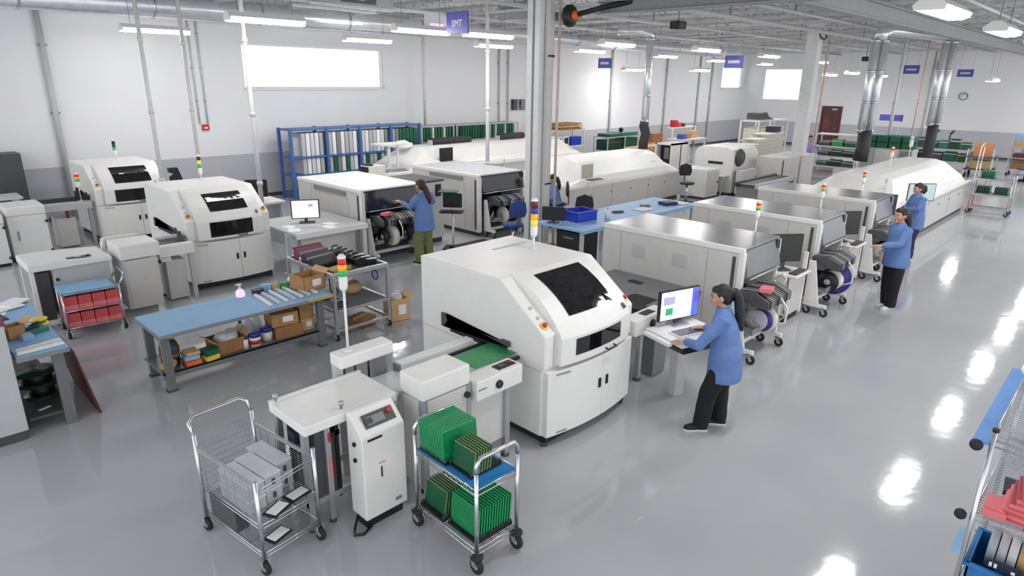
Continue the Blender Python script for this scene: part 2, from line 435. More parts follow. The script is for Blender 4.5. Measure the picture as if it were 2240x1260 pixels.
# ------------------------------------------------------------------ lamps
def lamp_proto():
    t = Thing('ceiling_lamp', 'lamp', 'lamp', (0, 0, 0), 0, 'hanging linear lamps')
    t.p('housing', MB().prism([(-.05, .12), (.05, .12), (.13, .03), (-.13, .03)], 'x', -.7, .7), 'white')
    t.p('diffuser', MB().prism([(-.13, .03), (.13, .03), (.12, -.02), (.06, -.05), (-.06, -.05), (-.12, -.02)], 'x', -.7, .7), 'lamp')
    for s in (-.7, .7):
        t.p('end_cap', MB().prism([(-.05, .12), (.05, .12), (.135, .03), (.12, -.03), (-.12, -.03), (-.135, .03)], 'x', s-.012, s+.012), 'white')
    for s in (-.5, .5): t.p('hanger_wire', MB().cyl((s, 0, .12), (s, 0, .95), .006, 5), 'grey')
    return t.o
LAMPS = [
 (5.44, 16.45, 4.4, 'hanging linear lamp at far left, above the rear printer'),
 (5.77, 11.8, 4.4, 'long bright linear lamp hanging above the printer by the laptop desk'),
 (10.29, 15.44, 4.4, 'linear lamp hanging in front of the big left window'),
 (14.1, 14.6, 4.4, 'linear lamp just below the longer one left of the tall column'),
 (10.75, 11.3, 4.4, 'linear lamp partly behind the blue hanging SMT sign'),
 (9.0, 11.5, 4.4, 'linear lamp hanging right under the white hanging sign panel'),
 (15.25, 11.0, 4.4, 'linear lamp just right of the tall column, nearest the silver duct'),
 (18.1, 14.15, 4.4, 'linear lamp right of the tall column, below and left of another lamp'),
 (25.4, 17.4, 3.95, 'small distant linear lamp left of the silver duct, above the cardboard boxes'),
 (23.2, 14.4, 4.4, 'linear lamp right of the first silver duct, near the side wall'),
 (19.2, 10.5, 4.4, 'linear lamp with wide body beside the blue sign under the ceiling pipes'),
 (26.5, 14.7, 3.95, 'small low linear lamp between the first duct and the far blue sign'),
 (28.6, 15.1, 4.4, 'short distant lamp directly left of the far blue sign'),
 (24.6, 10.9, 4.4, 'bright linear lamp right of the blue sign, left of the square column'),
 (34.6, 15.5, 4.4, 'distant lamp hanging above the bright corner window'),
 (32.4, 11.9, 4.4, 'distant lamp seen between the square column and the copper pipe'),
 (33.8, 10.9, 3.95, 'distant lamp above the brown door, right of the copper pipe'),
 (35.0, 10.0, 3.85, 'distant lamp between the double duct and the copper pipe'),
 (30.0, 4.8, 3.65, 'small low lamp alone near the right end of the back wall'),
 (35.0, 12.3, 3.88, 'smallest distant lamp just right of the square column'),
]
for k in range(9):
    LAMPS.append((5.7+4*k, 2.2, 4.3, ['lamp of the right aisle row, nearest to the camera end', 'large bright lamp at the top right, over the aisle beside the beam', 'lamp at the right edge, next one down the aisle from the large bright lamp'][k] if k < 3 else '%s lamp of the right aisle row counted from the camera end' % ORD[k]))
lp = lamp_proto()
for i, (x, y, z, lab) in enumerate(LAMPS):
    o = lp if i == 0 else copy_tree(lp)
    o.location = (x, y, z); o['label'] = lab
    if i >= 20: o.scale = (.95, 1.3, 1.0)
    for c in o.children:
        if c.name.startswith('hanger_wire'): c.scale = (1, 1, (5.55-z)/.95)
# scale hanger tops to the deck: wires start at .12
# ------------------------------------------------------------------ columns, poles, ducts, pipes
t = Thing('steel_column', 'tall white steel column with dark slot in the middle of the hall', 'column', (10.3, 9.35, 0), 0)
cb = MB().box(-.17, .17, -.17, -.03, 0, 5.5).box(-.17, .17, .03, .17, 0, 5.5).box(-.1, .17, -.03, .03, 0, 5.5)
t.p('column_shaft', cb, 'column', bev=.006)
t.p('wire_trough', MB().box(-.03, .12, -.3, -.19, .1, 5.5), 'panel', bev=.004)
t.p('base_plate', MB().box(-.24, .24, -.34, .24, 0, .02), 'grey')
t.p('slot_shade', MB().box(-.106, -.1, -.03, .03, .2, 5.4), 'dgrey')  # dark grey strip paints the shade at the back of the slot
t.p('cable_clamp', MB().box(-.05, .13, -.32, -.3, 3.9, 3.94).box(-.05, .13, -.32, -.3, 1.35, 1.38), 'black')
t = Thing('copper_pipe', 'thin brown copper pipe running up beside the tall column', 'pipe', (10.46, 8.95, 0))
t.p('pipe_run', MB().cyl((0, 0, .05), (0, 0, 5.5), .028, 10), 'copper')
t.p('pipe_foot', MB().cyl((0, 0, 0), (0, 0, .06), .05, 10), 'grey')
t = Thing('column_fan', 'black and orange fan bracket near the top of the tall column', 'fan', (10.6, 8.8, 4.55))
t.p('fan_guard', MB().lathe([(.0, -.08), (.14, -.08), (.21, -.02), (.21, .05), (.05, .1)], (0, 0, .12), 20, axis='y'), 'black')
t.p('motor', MB().lathe([(.0, -.2), (.07, -.2), (.09, -.12), (.09, -.08)], (0, 0, .12), 14, axis='y'), 'orange')
t.p('arm', MB().tube([(0, -.2, .14), (.2, -.7, .26), (.35, -1.2, .34)], .05, 8), 'black')
t = Thing('steel_column', 'square grey column beyond the machines near the brown door', 'column', (24, 9.1, 0))
t.p('column_shaft', MB().box(-.2, .2, -.2, .2, 0, 5.5), 'column', bev=.01)
t.p('base_plate', MB().box(-.3, .3, -.3, .3, 0, .03), 'grey')
t.p('pipe_hook', MB().tube([(-.3, -.24, 5.1), (-.25, -.28, 4.95), (0, -.3, 4.88), (.25, -.28, 4.95), (.3, -.24, 5.1)], .03, 6), 'dgrey')
def pole(x, y, z0, r, label, m='pole', name='conduit_pole', cat='pole', z1=5.5):
    t = Thing(name, label, cat, (x, y, z0))
    t.p('tube_run', MB().cyl((0, 0, 0), (0, 0, z1-z0), r, 10), m)
    for k in range(1, 4): t.p('coupling', MB().cyl((0, 0, (z1-z0)*k/4-.04), (0, 0, (z1-z0)*k/4+.04), r*1.35, 10), m)
pole(24.5, 8.8, 0, .036, 'thin copper and grey pipe beside the square column', 'copper', 'copper_pipe', 'pipe')
pole(4.55, 14.7, 0, .04, 'grey conduit pole between the two printers at left')
pole(5.6, 15.4, 0, .04, 'grey conduit pole behind the red and green stack light')
pole(5.85, 12.95, 0, .045, 'grey conduit pole right of the middle printer, crossing the window edge')
pole(11.76, 12.4, 0, .05, 'grey conduit pole left of the tall column by the rear oven')
pole(14.3, 18.2, 1.9, .05, 'pale pole in front of the blue shelving and window edge')
pole(30.5, 8.0, 0, .07, 'grey pole between the two silver ducts near the back wall')
pole(31.5, 7.4, 0, .04, 'thin copper pole left of the right hand silver duct', 'copper')
def duct(x, y, z0, zh, z1, r, label, twin=0):
    t = Thing('exhaust_duct', label, 'duct', (x, y, z0))
    sh = [-twin, twin] if twin else [0]
    for s in sh:
        t.p('duct_pipe', MB().cyl((s, -s, zh-z0), (s, -s, z1-z0), r, 16), 'duct')
        for k in (0.02, .33, .66, .98): t.p('duct_band', MB().cyl((s, -s, zh-z0+(z1-zh)*k-.03), (s, -s, zh-z0+(z1-zh)*k+.03), r*1.07, 16), 'chrome')
    return t
t = duct(18.1, 11.8, 1.42, 2.2, 4.75, .12, 'silver exhaust duct with black hose rising from the middle oven', 0)
hs = MB(); pts = [(0, 0, -.02), (.0, .0, .2), (.04, -.04, .45), (-.02, .02, .7), (0, 0, .82)]
t.p('flexible_hose', hs.tube(pts, .15, 14), 'hose')
t.p('duct_elbow', MB().tube([(0, 0, 3.3), (0, .05, 3.45), (-.1, .25, 3.52), (-.5, .9, 3.52)], .12, 12), 'duct')
t = duct(19.8, 5.8, 1.46, 2.2, 4.6, .1, 'silver double exhaust duct with black hose behind the near oven', .085)
t.p('flexible_hose', MB().tube([(0, 0, -.04), (.02, -.02, .3), (0, 0, .8)], [.19, .18, .17], 16), 'hose')
t.p('header_duct', MB().tube([(0, 0, 3.12), (0, 0, 3.3), (.3, -.1, 3.38), (3.7, -.6, 3.38)], .15, 14), 'duct')
t = duct(24.0, 5.1, 1.3, 2.25, 4.75, .1, 'right hand silver exhaust duct with black hose at the oven end', .085)
t.p('flexible_hose', MB().tube([(0, 0, -1.3), (0, 0, -.6), (0, 0, .4), (0, 0, .95)], .155, 16), 'hose')
t = Thing('air_duct', 'long silver air duct running under the roof along the left wall', 'duct', (0, 16.8, 4.95))
t.p('duct_pipe', MB().cyl((-2.5, 0, 0), (32, 0, 0), .26, 20), 'duct')
for k in range(14): t.p('duct_band', MB().cyl((-2+2.5*k, 0, 0), (-1.95+2.5*k, 0, 0), .275, 20), 'chrome')
t.p('branch_duct', MB().tube([(6.2, 0, 0), (6.2, 1.0, .1), (6.2, 2.1, .1)], .2, 14), 'duct')
t = Thing('air_handler', 'grey rectangular roof air box with dark grille left of the SMT sign', 'air handler', (8.7, 13.9, 4.92))
t.p('casing', MB().box(-1.0, 1.0, -.5, .5, .08, .6), 'beam', bev=.02)
t.p('grille', MB().box(-.4, .5, -.53, -.5, .12, .36), 'dgrey', label='dark slotted grille')
t.p('support_rail', MB().box(-1.1, 1.1, -.4, -.36, .02, .08).box(-1.1, 1.1, .36, .4, .02, .08), 'alu')
t = Thing('air_handler', 'second roof air box with dark grille beside the tall column', 'air handler', (13.6, 12.6, 4.85))
t.p('casing', MB().box(-.8, .8, -.5, .5, .08, .5), 'beam', bev=.02)
t.p('grille', MB().box(-.5, .5, -.53, -.5, .12, .36), 'dgrey')
for sx in (-.7, .7): t.p('hanger_rod', MB().cyl((sx, 0, .5), (sx, 0, .75), .012, 6), 'grey')
for k, (y, z, r, lab) in enumerate(((13.6, 5.02, .05, 'thin sprinkler pipe under the roof above the left lamps'), (8.2, 5.0, .06, 'white sprinkler pipe under the roof left of the aisle beam'), (6.6, 5.02, .04, 'thin grey pipe under the roof beside the aisle beam'), (0.8, 4.98, .05, 'sprinkler pipe under the roof at the far right'), (3.2, 5.03, .035, 'thin conduit under the roof just right of the aisle beam'), (10.4, 4.98, .045, 'pale pipe under the roof passing the tall column'))):
    t = Thing('roof_pipe', lab, 'pipe', (0, y, z))
    t.p('pipe_run', MB().cyl((-2.5, 0, 0), (39.9, 0, 0), r, 10), 'joist')
    t.p('pipe_hanger', MB().box(6, 6.03, -.02, .02, 0, .58).box(16, 16.03, -.02, .02, 0, .58).box(26, 26.03, -.02, .02, 0, .58), 'grey')
# black roof heaters / cameras
for x, y, z, lab in ((13.3, 8.0, 4.55, 'black ceiling unit hanging beyond the fan bracket'), (28.0, 8.6, 4.3, 'black ceiling unit hanging near the copper pipe')):
    t = Thing('ceiling_unit', lab, 'ceiling unit', (x, y, z))
    t.p('casing', MB().box(-.16, .16, -.12, .12, 0, .16), 'black', bev=.02)
    t.p('lens_hood', MB().cyl((-.2, -.05, .06), (.0, -.05, .06), .07), 'black'); t.p('arm', MB().box(.1, .28, -.04, .04, .04, .1), 'black')
    t.p('drop_rod', MB().cyl((0, 0, .16), (0, 0, 5.1-z), .015, 6), 'grey')
# wall services
def conduit(x, label, z0=0, r=.03, y=18.95, z1=5.1):
    t = Thing('wall_conduit', label, 'conduit', (x, y, z0))
    t.p('tube_run', MB().cyl((0, 0, 0), (0, 0, z1-z0), r, 8), 'lgrey')
    for k in (.2, .5, .8): t.p('clip', MB().box(-r*1.6, r*1.6, 0, .05, (z1-z0)*k, (z1-z0)*k+.04), 'grey')
conduit(3.75, 'thick grey conduit on the left wall above the dark cabinet', 0, .06, 18.92)
conduit(7.06, 'thin conduit on the left wall beside the red alarm box', 2.2, .02, 18.97)
conduit(7.28, 'thin conduit on the left wall rising from the red alarm box', 2.2, .02, 18.97)
for k, x in enumerate((18.0, 18.6, 19.1, 20.3)): conduit(x, 'wall conduit near the grey switch boxes, %s from the window' % ORD[k], 0, .035, 18.94)
for x, lab in ((26.0, 'pale conduit on the far left wall, just right of the silver duct'), (30.8, 'pale conduit on the far left wall, under the low distant lamp'), (34.2, 'pale conduit on the far left wall, next before the end window'), (35.6, 'pale conduit on the far left wall, beside the end window')):
    conduit(x, lab, 0, .05, 18.93)
t = Thing('alarm_box', 'small red alarm pull box on the left wall', 'alarm', (7.2, 18.94, 2.02)); t.p('body', MB().box(-.09, .09, 0, .06, 0, .16), 'red', bev=.006); t.p('pull_bar', MB().box(-.05, .05, -.01, 0, .05, .09), 'white')
for x, lab, m_ in ((19.45, 'dark grey switch box on the left wall beside the tall column', 'dgrey'), (19.9, 'lighter switch box on the left wall, nearest the tall column', 'grey')):
    t = Thing('switch_box', lab, 'switch box', (x, 18.85, 2.3)); t.p('body', MB().box(-.12, .12, 0, .15, 0, .42), m_, bev=.01); t.p('lever', MB().box(-.15, -.12, .03, .06, .2, .36), 'black')
t = Thing('wall_clock', 'round white wall clock with a dark rim on the back wall', 'clock', (39.95, 7.45, 2.95))
t.p('rim', MB().lathe([(.15, 0), (.18, -.02), (.18, .05), (.15, .05)], (0, 0, 0), 24, axis='x'), 'dgrey'); t.p('dial', MB().lathe([(.0, -.005), (.152, -.005), (.152, .03)], (0, 0, 0), 24, axis='x'), 'paper')
t.p('clock_hand', MB().box(-.012, -.008, -.006, .006, 0, .11).box(-.012, -.008, 0, .08, -.006, .006), 'black')
t = Thing('wall_speaker', 'black bracket speaker high on the back wall right of the ducts', 'speaker', (39.6, 8.6, 4.15)); t.p('body', MB().box(-.15, .15, -.15, .15, 0, .5), 'black', bev=.02); t.p('wall_arm', MB().box(.1, .4, -.03, .03, .2, .26), 'black')
for y, lab in ((9.0, 'thin grey conduit on the back wall beside the clock'), (4.5, 'thin grey conduit on the back wall, last one at the right')):
    t = Thing('wall_conduit', lab, 'conduit', (39.95, y, 0.2)); t.p('tube_run', MB().cyl((0, 0, 0), (0, 0, 4.9), .03, 8), 'lgrey'); t.p('clip', MB().box(0, .05, -.05, .05, 2, 2.04), 'grey')
# hanging signs
def sign(x, y, z, wd, h, lab, m_, axis, word=None, bars=0, wires=True):
    t = Thing('hanging_sign', lab, 'sign', (x, y, z))
    if axis == 'y':
        t.p('panel', MB().box(-.015, .015, -wd/2, wd/2, -h/2, h/2), m_)
        if word: text('lettering', word, h*.42, 'paper', t.o, (-.018, 0, -.02), (PI/2, 0, -PI/2))
        if bars: t.p('lettering', MB().box(-.02, -.015, -wd*.32, wd*.32, -h*.12, h*.12), 'lgrey')
    else:
        t.p('panel', MB().box(-wd/2, wd/2, -.015, .015, -h/2, h/2), m_)
        if bars: t.p('lettering', MB().box(-wd*.3, wd*.3, -.02, -.015, -h*.12, h*.05), 'glow_pink')
    for s in (-.4, .4):
        c = (0, s*wd) if axis == 'y' else (s*wd, 0)
        t.p('hanger_wire', MB().cyl((c[0], c[1], h/2), (c[0], c[1], 5.15-z), .004, 5), 'grey')
sign(9.35, 10.75, 4.56, .66, .42, 'blue hanging sign with white letters SMT left of the tall column', 'signblue', 'y', 'SMT')
sign(9.45, 11.55, 4.56, .62, .4, 'white hanging sign panel beside the blue SMT sign', 'signwhite', 'x', bars=1)
sign(17.5, 13.05, 4.0, .5, .3, 'small blue hanging sign between the tall column and the silver duct', 'signblue', 'y', bars=1)
sign(20.7, 10.3, 4.1, .62, .38, 'blue hanging sign right of the silver duct, over the far machines', 'signblue', 'y', bars=1)
sign(28.2, 7.05, 4.0, .52, .3, 'blue hanging sign on the pole between the two silver ducts', 'signblue', 'y', bars=1)
sign(36.4, 6.9, 4.0, .62, .32, 'blue hanging sign near the back wall above the clock', 'signblue', 'y', bars=1)
# ================================================================== MACHINES
def stack_light(t, x, y, z0, zl, cols, parent=None, r=.035, m_pole='white', seg=.07, head=True):
    # pole from z0 to zl, then lenses from the bottom up
    pr = parent or t.o
    t.p('stack_light_pole', MB().cyl((x, y, z0), (x, y, zl), .012, 8), m_pole)
    t.p('stack_light_foot', MB().cyl((x, y, z0), (x, y, z0+.02), .04, 12), m_pole)
    z = zl
    t.p('stack_light_body', MB().lathe([(.012, 0), (r*.9, .03), (r, .05), (r, .14)], (x, y, z), 14), m_pole); z += .14
    for nm, c in cols:
        t.p(nm, MB().cyl((x, y, z), (x, y, z+seg), r, 14), c); z += seg
    if head: t.p('stack_light_cap', MB().lathe([(r, 0), (r, .015), (r*.6, .035)], (x, y, z), 14), m_pole)
RAG = [('green_lens', 'lens_green'), ('amber_lens', 'lens_amber'), ('red_lens', 'lens_red')]

def emergency_button(t, x, y, z, nrm):
    n = Vector(nrm).normalized(); p = Vector((x, y, z))
    b = t.p('emergency_base', MB().cyl(p, p+n*.012, .042, 16), 'yellow')
    t.p('emergency_button', MB().cyl(p+n*.012, p+n*.035, .022, 14), 'red', b)

def printer(loc, label, w=1.42, d=1.88, light=RAG, lightpos=(1.1, 1.2), fwin=(.93, 1.1), hwin=(.36, 1.06, .1, .8), rr=.035):
    t = Thing('screen_printer', label, 'screen printer', loc)
    P = lambda x, k=.1: -k*(1-((x-w/2)/(w/2))**2)
    t.p('body', MB().prism([(.06, .12), (d, .12), (d, 1.61), (.62, 1.61), (.03, 1.175), (.03, .84), (.06, .83)], 'x', 0, w), 'white', bev=.015)
    # bulged hood: the sloping face is slightly convex
    def sl(x, s, off=.0):
        b = P(x)+.015; n = Vector((0, -(1.628-1.165), .6-b)).normalized()
        return Vector((x, .6+(b-.6)*s, 1.628+(1.165-1.628)*s))+n*(off+4*.072*s*(1-s))
    xs = [.16+(w-.3)*i/12 for i in range(13)]
    vs = []; 
    for x in xs:
        b = P(x)
        vs += [(x, .66, 1.622)] + [sl(x, k/6) for k in range(7)] + [(x, b, 1.13), (x, b, .85), (x, .1, .85)]
    fs = []
    for i in range(12):
        for j in range(10): fs.append((i*11+j, i*11+j+1, (i+1)*11+j+1, (i+1)*11+j))
    fs += [tuple(range(11)), tuple(132+j for j in range(11))[::-1]]
    hood = t.p('hood', MB().add(vs, fs), 'white', bev=.006)
    def patch(x0, x1, s0, s1, off=.006, cut=None):
        mb = MB(); k = 6; vs = []
        for i in range(k+1):
            for j in range(5): vs.append(sl(x0+(x1-x0)*i/k, s0+(s1-s0)*j/4, off))
        mb.add(vs, [(i*5+j, i*5+j+1, (i+1)*5+j+1, (i+1)*5+j) for i in range(k) for j in range(4)]); return mb
    t.p('hood_window', patch(*hwin), 'blackglass', hood, label='black glass window in the sloping hood')
    fwv = []; fw = MB()
    for i in range(9):
        x = .34+.72*i/8; fwv += [(x, P(x)-.005, fwin[1]), (x, P(x)-.005, fwin[0])]
    fw.add(fwv, [(2*i, 2*i+1, 2*i+3, 2*i+2) for i in range(8)])
    t.p('front_window', fw, 'blackglass', hood, label='narrow black window below the hood lip')
    hx = .86; hb = P(hx)
    t.p('hood_handle', MB().tube([(hx-.07, hb, .885), (hx-.07, hb-.04, .875), (hx+.07, hb-.04, .875), (hx+.07, hb, .885)], .009, 8), 'black', hood)
    t.p('hood_latch', MB().cbox(sl(1.18, .93, .012), (.03, .06, .02), 0, 0, R(35)), 'dgrey', hood)
    # doors (bulged)
    def door(x0, x1, nm, hx):
        vs = []
        for i in range(7):
            x = x0+(x1-x0)*i/6; b = P(x, .085)
            vs += [(x, b, .81), (x, b, .12), (x, .1, .12), (x, .1, .81)]
        fs = [(i*4+j, i*4+(j+1) % 4, (i+1)*4+(j+1) % 4, (i+1)*4+j) for i in range(6) for j in range(4)] + [(0, 1, 2, 3), (27, 26, 25, 24)]
        dd = t.p('door', MB().add(vs, fs), 'white', bev=.004)
        t.p('door_latch', MB().box(hx-.017, hx+.017, P(hx, .085)-.012, P(hx, .085)+.01, .46, .56), 'black', dd)
    door(.02, .79, 'l', .735); door(.795, w-.02, 'r', .86)
    t.p('name_mark', MB().cbox((.2, P(.2, .085)-.004, .775), (.17, .004, .014), 0, R(-12)), 'grey')
    t.p('maker_mark', MB().cbox((.2, P(.2, .085)-.004, .15), (.13, .004, .014), 0, R(-12)), 'grey')
    t.p('plinth', MB().box(.05, w-.05, .03, d-.05, .035, .12), 'black')
    for fx in (.07, w-.07):
        for fy in (.07, d-.1): t.p('foot', MB().cyl((fx, fy, 0), (fx, fy, .04), .04, 12), 'dgrey')
    t.p('panel_seam', MB().box(-.003, .0, .06, d-.02, .815, .822), 'lgrey'); t.p('hood_seam', MB().box(.125, .13, .02, .03, .84, 1.17), 'lgrey')
    # side controls
    n = (0, -.65, .85)
    emergency_button(t, .08, .12, 1.245, n); emergency_button(t, w-.07, .1, 1.235, n)
    t.p('push_button', MB().cyl((.08, .2, 1.3), (.08, .19, 1.315), .016, 10), 'lgrey'); t.p('push_button', MB().cyl((.08, .3, 1.375), (.08, .29, 1.39), .016, 10), 'lgrey')
    t.p('key_switch', MB().cyl((w+.0, .09, .98), (w+.015, .09, .98), .02, 10), 'dgrey')
    # infeed slot in the left side with its bracket
    t.p('infeed_slot', MB().box(-.012, .03, .52, 1.38, .86, .955), 'black')
    br = MB().prism([(.47, .955), (1.38, .955), (1.43, 1.05), (1.5, 1.05), (1.5, .9), (1.46, .9), (1.4, .985), (.58, .985), (.58, 1.01), (.47, 1.01)], 'x', -.035, -.012)
    t.p('slot_bracket', br, 'dgrey')
    t.p('outfeed_slot', MB().box(w-.03, w+.012, .52, 1.38, .86, .955), 'black')
    if light: stack_light(t, lightpos[0], lightpos[1], 1.61, light[1] if isinstance(light, tuple) else 1.85, light[0] if isinstance(light, tuple) else light, r=rr)
    return t

SEGA = [('green_lens', 'lens_off_green'), ('yellow_lens', 'lens_yellow'), ('amber_lens', 'lens_amber'), ('blue_lens', 'lens_blue'), ('red_lens', 'lens_off_red')]
t = printer((4.2, 3.62, 0), 'large white screen printer in the foreground, with sloping hood and black window', light=(SEGA[1:], 1.74), lightpos=(1.12, 1.22), rr=.042)
t.p('roof_vent', MB().box(.75, 1.3, 1.5, 1.52, 1.612, 1.62), 'panel')
printer((3.66, 10.98, 0), 'white screen printer of the middle line, behind the blue topped workbench', light=([('green_lens', 'lens_green'), ('yellow_lens', 'lens_yellow'), ('red_lens', 'lens_off_red')], 1.68), lightpos=(.95, 1.7), fwin=(.89, 1.14), hwin=(.42, 1.06, .28, .8))
printer((3.5, 15.55, 0), 'white screen printer furthest left, against the left wall', light=([('green_lens', 'lens_green'), ('black_lens', 'lens_off_green'), ('dark_lens', 'black')], 1.66), lightpos=(.9, 1.6), fwin=(.89, 1.14), hwin=(.4, 1.12, .25, .85))

def placer(loc, label, w=1.15, d=2.22, h=1.4, top='steeltop', hoodm='hood', vent=False):
    t = Thing('placement_machine', label, 'placement machine', loc)
    # body with an open feeder bay at the front
    bd = MB().box(0, .035, .03, d, .1, h-.02).box(w-.035, w, .03, d, .1, h-.02).box(.035, w-.035, .75, d, .1, h-.02).box(.035, w-.035, .12, .75, .95, h-.02)
    t.p('body', bd, 'panel')
    t.p('feeder_bay', MB().box(.036, w-.036, .74, .749, .12, .95), 'black')
    t.p('bay_floor', MB().box(.036, w-.036, .1, .74, .1, .42), 'dgrey')
    tp = t.p('top_plate', MB().box(.06, w, .02, d, h-.02, h+.012), top, bev=.006)
    t.p('top_rim', MB().box(-.012, .06, .0, d+.01, h-.05, h+.016), 'white', bev=.006, label='white edge strip along the top')
    t.p('corner_post', MB().box(-.012, .075, -.012, .06, .1, h-.05), 'white', bev=.008)
    t.p('corner_post', MB().box(w-.03, w+.01, -.005, .06, .1, h-.03), 'white', bev=.008)
    t.p('side_slit', MB().box(-.014, .0, .1, .14, .16, h-.1), 'dgrey')
    # tinted hood over the placing heads
    hd = t.p('hood', MB().prism([(.02, h-.025), (.12, h-.025), (.12, 1.0), (-.04, 1.0), (-.05, 1.03)], 'x', .08, w-.035), hoodm, bev=.012, label='dark tinted hood over the feeders')
    t.p('hood_bar', MB().tube([(.12, -.07, 1.0), (w-.1, -.07, 1.0)], .014, 8), 'alu', hd)
    t.p('hood_side', MB().box(w-.14, w-.03, -.005, .1, 1.0, h-.03), 'black', hd)
    if vent: t.p('side_vent', MB().box(-.02, .0, .55, 1.75, h-.16, h-.075), 'grey', label='long grey vent strip on the side')
    else:
        for y in (.8, 1.48):
            t.p('side_hatch', MB().box(-.008, .0, y, y+.22, 1.0, 1.18), 'lgrey', bev=.004)
    t.p('panel_seam', MB().box(-.002, .0, .5, .505, .12, h-.06).box(-.002, .0, 1.9, 1.905, .12, h-.06), 'grey')
    t.p('plinth', MB().box(.06, w-.06, .1, d-.06, .0, .1), 'dgrey')
    # pick heads and tape trays seen in the bay
    for k in range(3): t.p('tape_tray', MB().cbox((.22+.34*k, .48, .52+.04*k), (.26, .34, .14), 0, 0, R(18)), ['dgrey', 'grey', 'black'][k])
    return t

def reel_rack(t, x0, x1, z, n, y0=-.3, y1=.12, m_=('dgrey', 'black', 'grey', 'hood')):
    for k in range(n):
        x = x0+(x1-x0)*(k+.5)/n; wd = (x1-x0)/n*.62
        t.p('tape_feeder', MB().prism([(y1, z), (y1, z+.11), (y0+.18, z+.13), (y0, z+.05), (y0, z-.06), (y0+.1, z-.05)], 'x', x-wd/2, x+wd/2), m_[k % len(m_)])

def reel(t, x, y, z, r, wd, m_, hub='lgrey', par=None):
    q = t.p('tape_reel', MB().lathe([(r*.28, -wd/2), (r, -wd/2), (r, wd/2), (r*.28, wd/2)], (x, y, z), 24, axis='x'), m_, par)
    t.p('reel_hub', MB().lathe([(r*.1, -wd/2-.004), (r*.3, -wd/2-.004), (r*.3, wd/2+.004), (r*.1, wd/2+.004)], (x, y, z), 16, axis='x'), hub, q)

def caster(t, x, y, r=.06, ym=0.0, m_='rubber', par=None):
    c = t.p('caster', MB().lathe([(r*.55, -.016), (r*.9, -.018), (r, -.01), (r, .01), (r*.9, .018), (r*.55, .016)], (x, y, r), 18, axis='x'), m_, par)
    t.p('caster_hub', MB().lathe([(.006, -.02), (r*.55, -.014), (r*.55, .014), (.006, .02)], (x, y, r), 14, axis='x'), 'lgrey', c)
    t.p('caster_fork', MB().prism([(y-.02, r), (y+.02, r), (y+.05, 2*r+.02), (y-.0, 2*r+.02)], 'x', x-.03, x-.022).prism([(y-.02, r), (y+.02, r), (y+.05, 2*r+.02), (y-.0, 2*r+.02)], 'x', x+.022, x+.03).box(x-.03, x+.03, y-.005, y+.055, 2*r+.012, 2*r+.025), 'alu', c)

def feeder_cart(loc, label, w=1.0, discs=(), pink=False, cable=True):
    t = Thing('feeder_cart', label, 'feeder cart', loc)
    for s in (.03, w-.08):
        t.p('base_rail', MB().box(s, s+.05, -.22, .14, .13, .19), 'white', bev=.01)
        caster(t, s+.025, -.19); caster(t, s+.025, .07)
    t.p('cross_rail', MB().box(.08, w-.08, .05, .12, .13, .19).prism([(.1, .19), (.3, .5), (.3, .56), (.04, .19)], 'y', .07, .11), 'white', bev=.006)
    t.p('end_panel', MB().prism([(-.14, .19), (.13, .19), (.13, .86), (.0, .86), (-.14, .7)], 'x', w-.08, w-.03), 'white', bev=.008)
    t.p('panel_slot', MB().box(w-.085, w-.026, -.02, .02, .32, .62), 'dgrey')
    t.p('end_panel', MB().prism([(-.1, .19), (.13, .19), (.13, .86), (.03, .86)], 'x', .03, .06), 'white', bev=.008)
    t.p('feeder_bed', MB().box(.06, w-.08, -.08, .12, .72, .8), 'dgrey', bev=.006)
    reel_rack(t, .1, w-.14, .8, 12)
    t.p('reel_tray', MB().box(.06, w-.08, -.16, .12, .38, .4).box(.06, w-.08, -.17, -.16, .38, .46), 'grey')
    for (x, y, z, r, wd, m_) in discs: reel(t, x, y, z, r, wd, m_)
    if pink:
        t.p('tape_strip', MB().cbox((.3, -.18, .96), (.2, .14, .05), 0, R(10)), 'pink')
    if cable:
        t.p('cable', MB().tube([(w-.05, -.08, .8), (w-.02, -.16, .95), (w, -.1, 1.02), (w+.02, .02, .9)], .012, 6), 'ivory')
        t.p('cable', MB().tube([(w-.1, -.1, .8), (w-.08, -.2, .6), (w-.02, -.22, .45), (w, -.1, .3)], .01, 6), 'ivory')
    t.p('tape_loop', MB().tube([(.5, -.28, .84), (.5, -.4, .7), (.52, -.38, .5), (.5, -.25, .44)], .014, 6), 'tape')
    return t

placer((7.84, 3.47, 0), 'nearest placement machine of the right line, shiny grey top beside the large printer')
placer((10.45, 3.45, 0), 'middle placement machine of the right line, behind the first dark monitor')
placer((13.1, 3.45, 0), 'far placement machine of the right line, next to the long white oven')
feeder_cart((7.55, 3.3, 0), 'white feeder cart on castors in front of the nearest placement machine, behind the standing woman', .98,
            [(.5, -.12, .5, .17, .07, 'tape'), (.4, -.12, .5, .15, .05, 'reelblue'), (.3, -.1, .52, .14, .04, 'lgrey')], True)
feeder_cart((10.08, 3.3, 0), 'white feeder cart with the big blue reel before the middle placement machine', .98,
            [(.55, -.1, .52, .27, .06, 'reelblue'), (.42, -.14, .52, .15, .08, 'tape'), (.3, -.1, .5, .16, .05, 'black')])
feeder_cart((12.75, 3.3, 0), 'white feeder cart beside the second standing woman', .98,
            [(.5, -.1, .52, .17, .06, 'black'), (.35, -.1, .5, .15, .06, 'tape')])

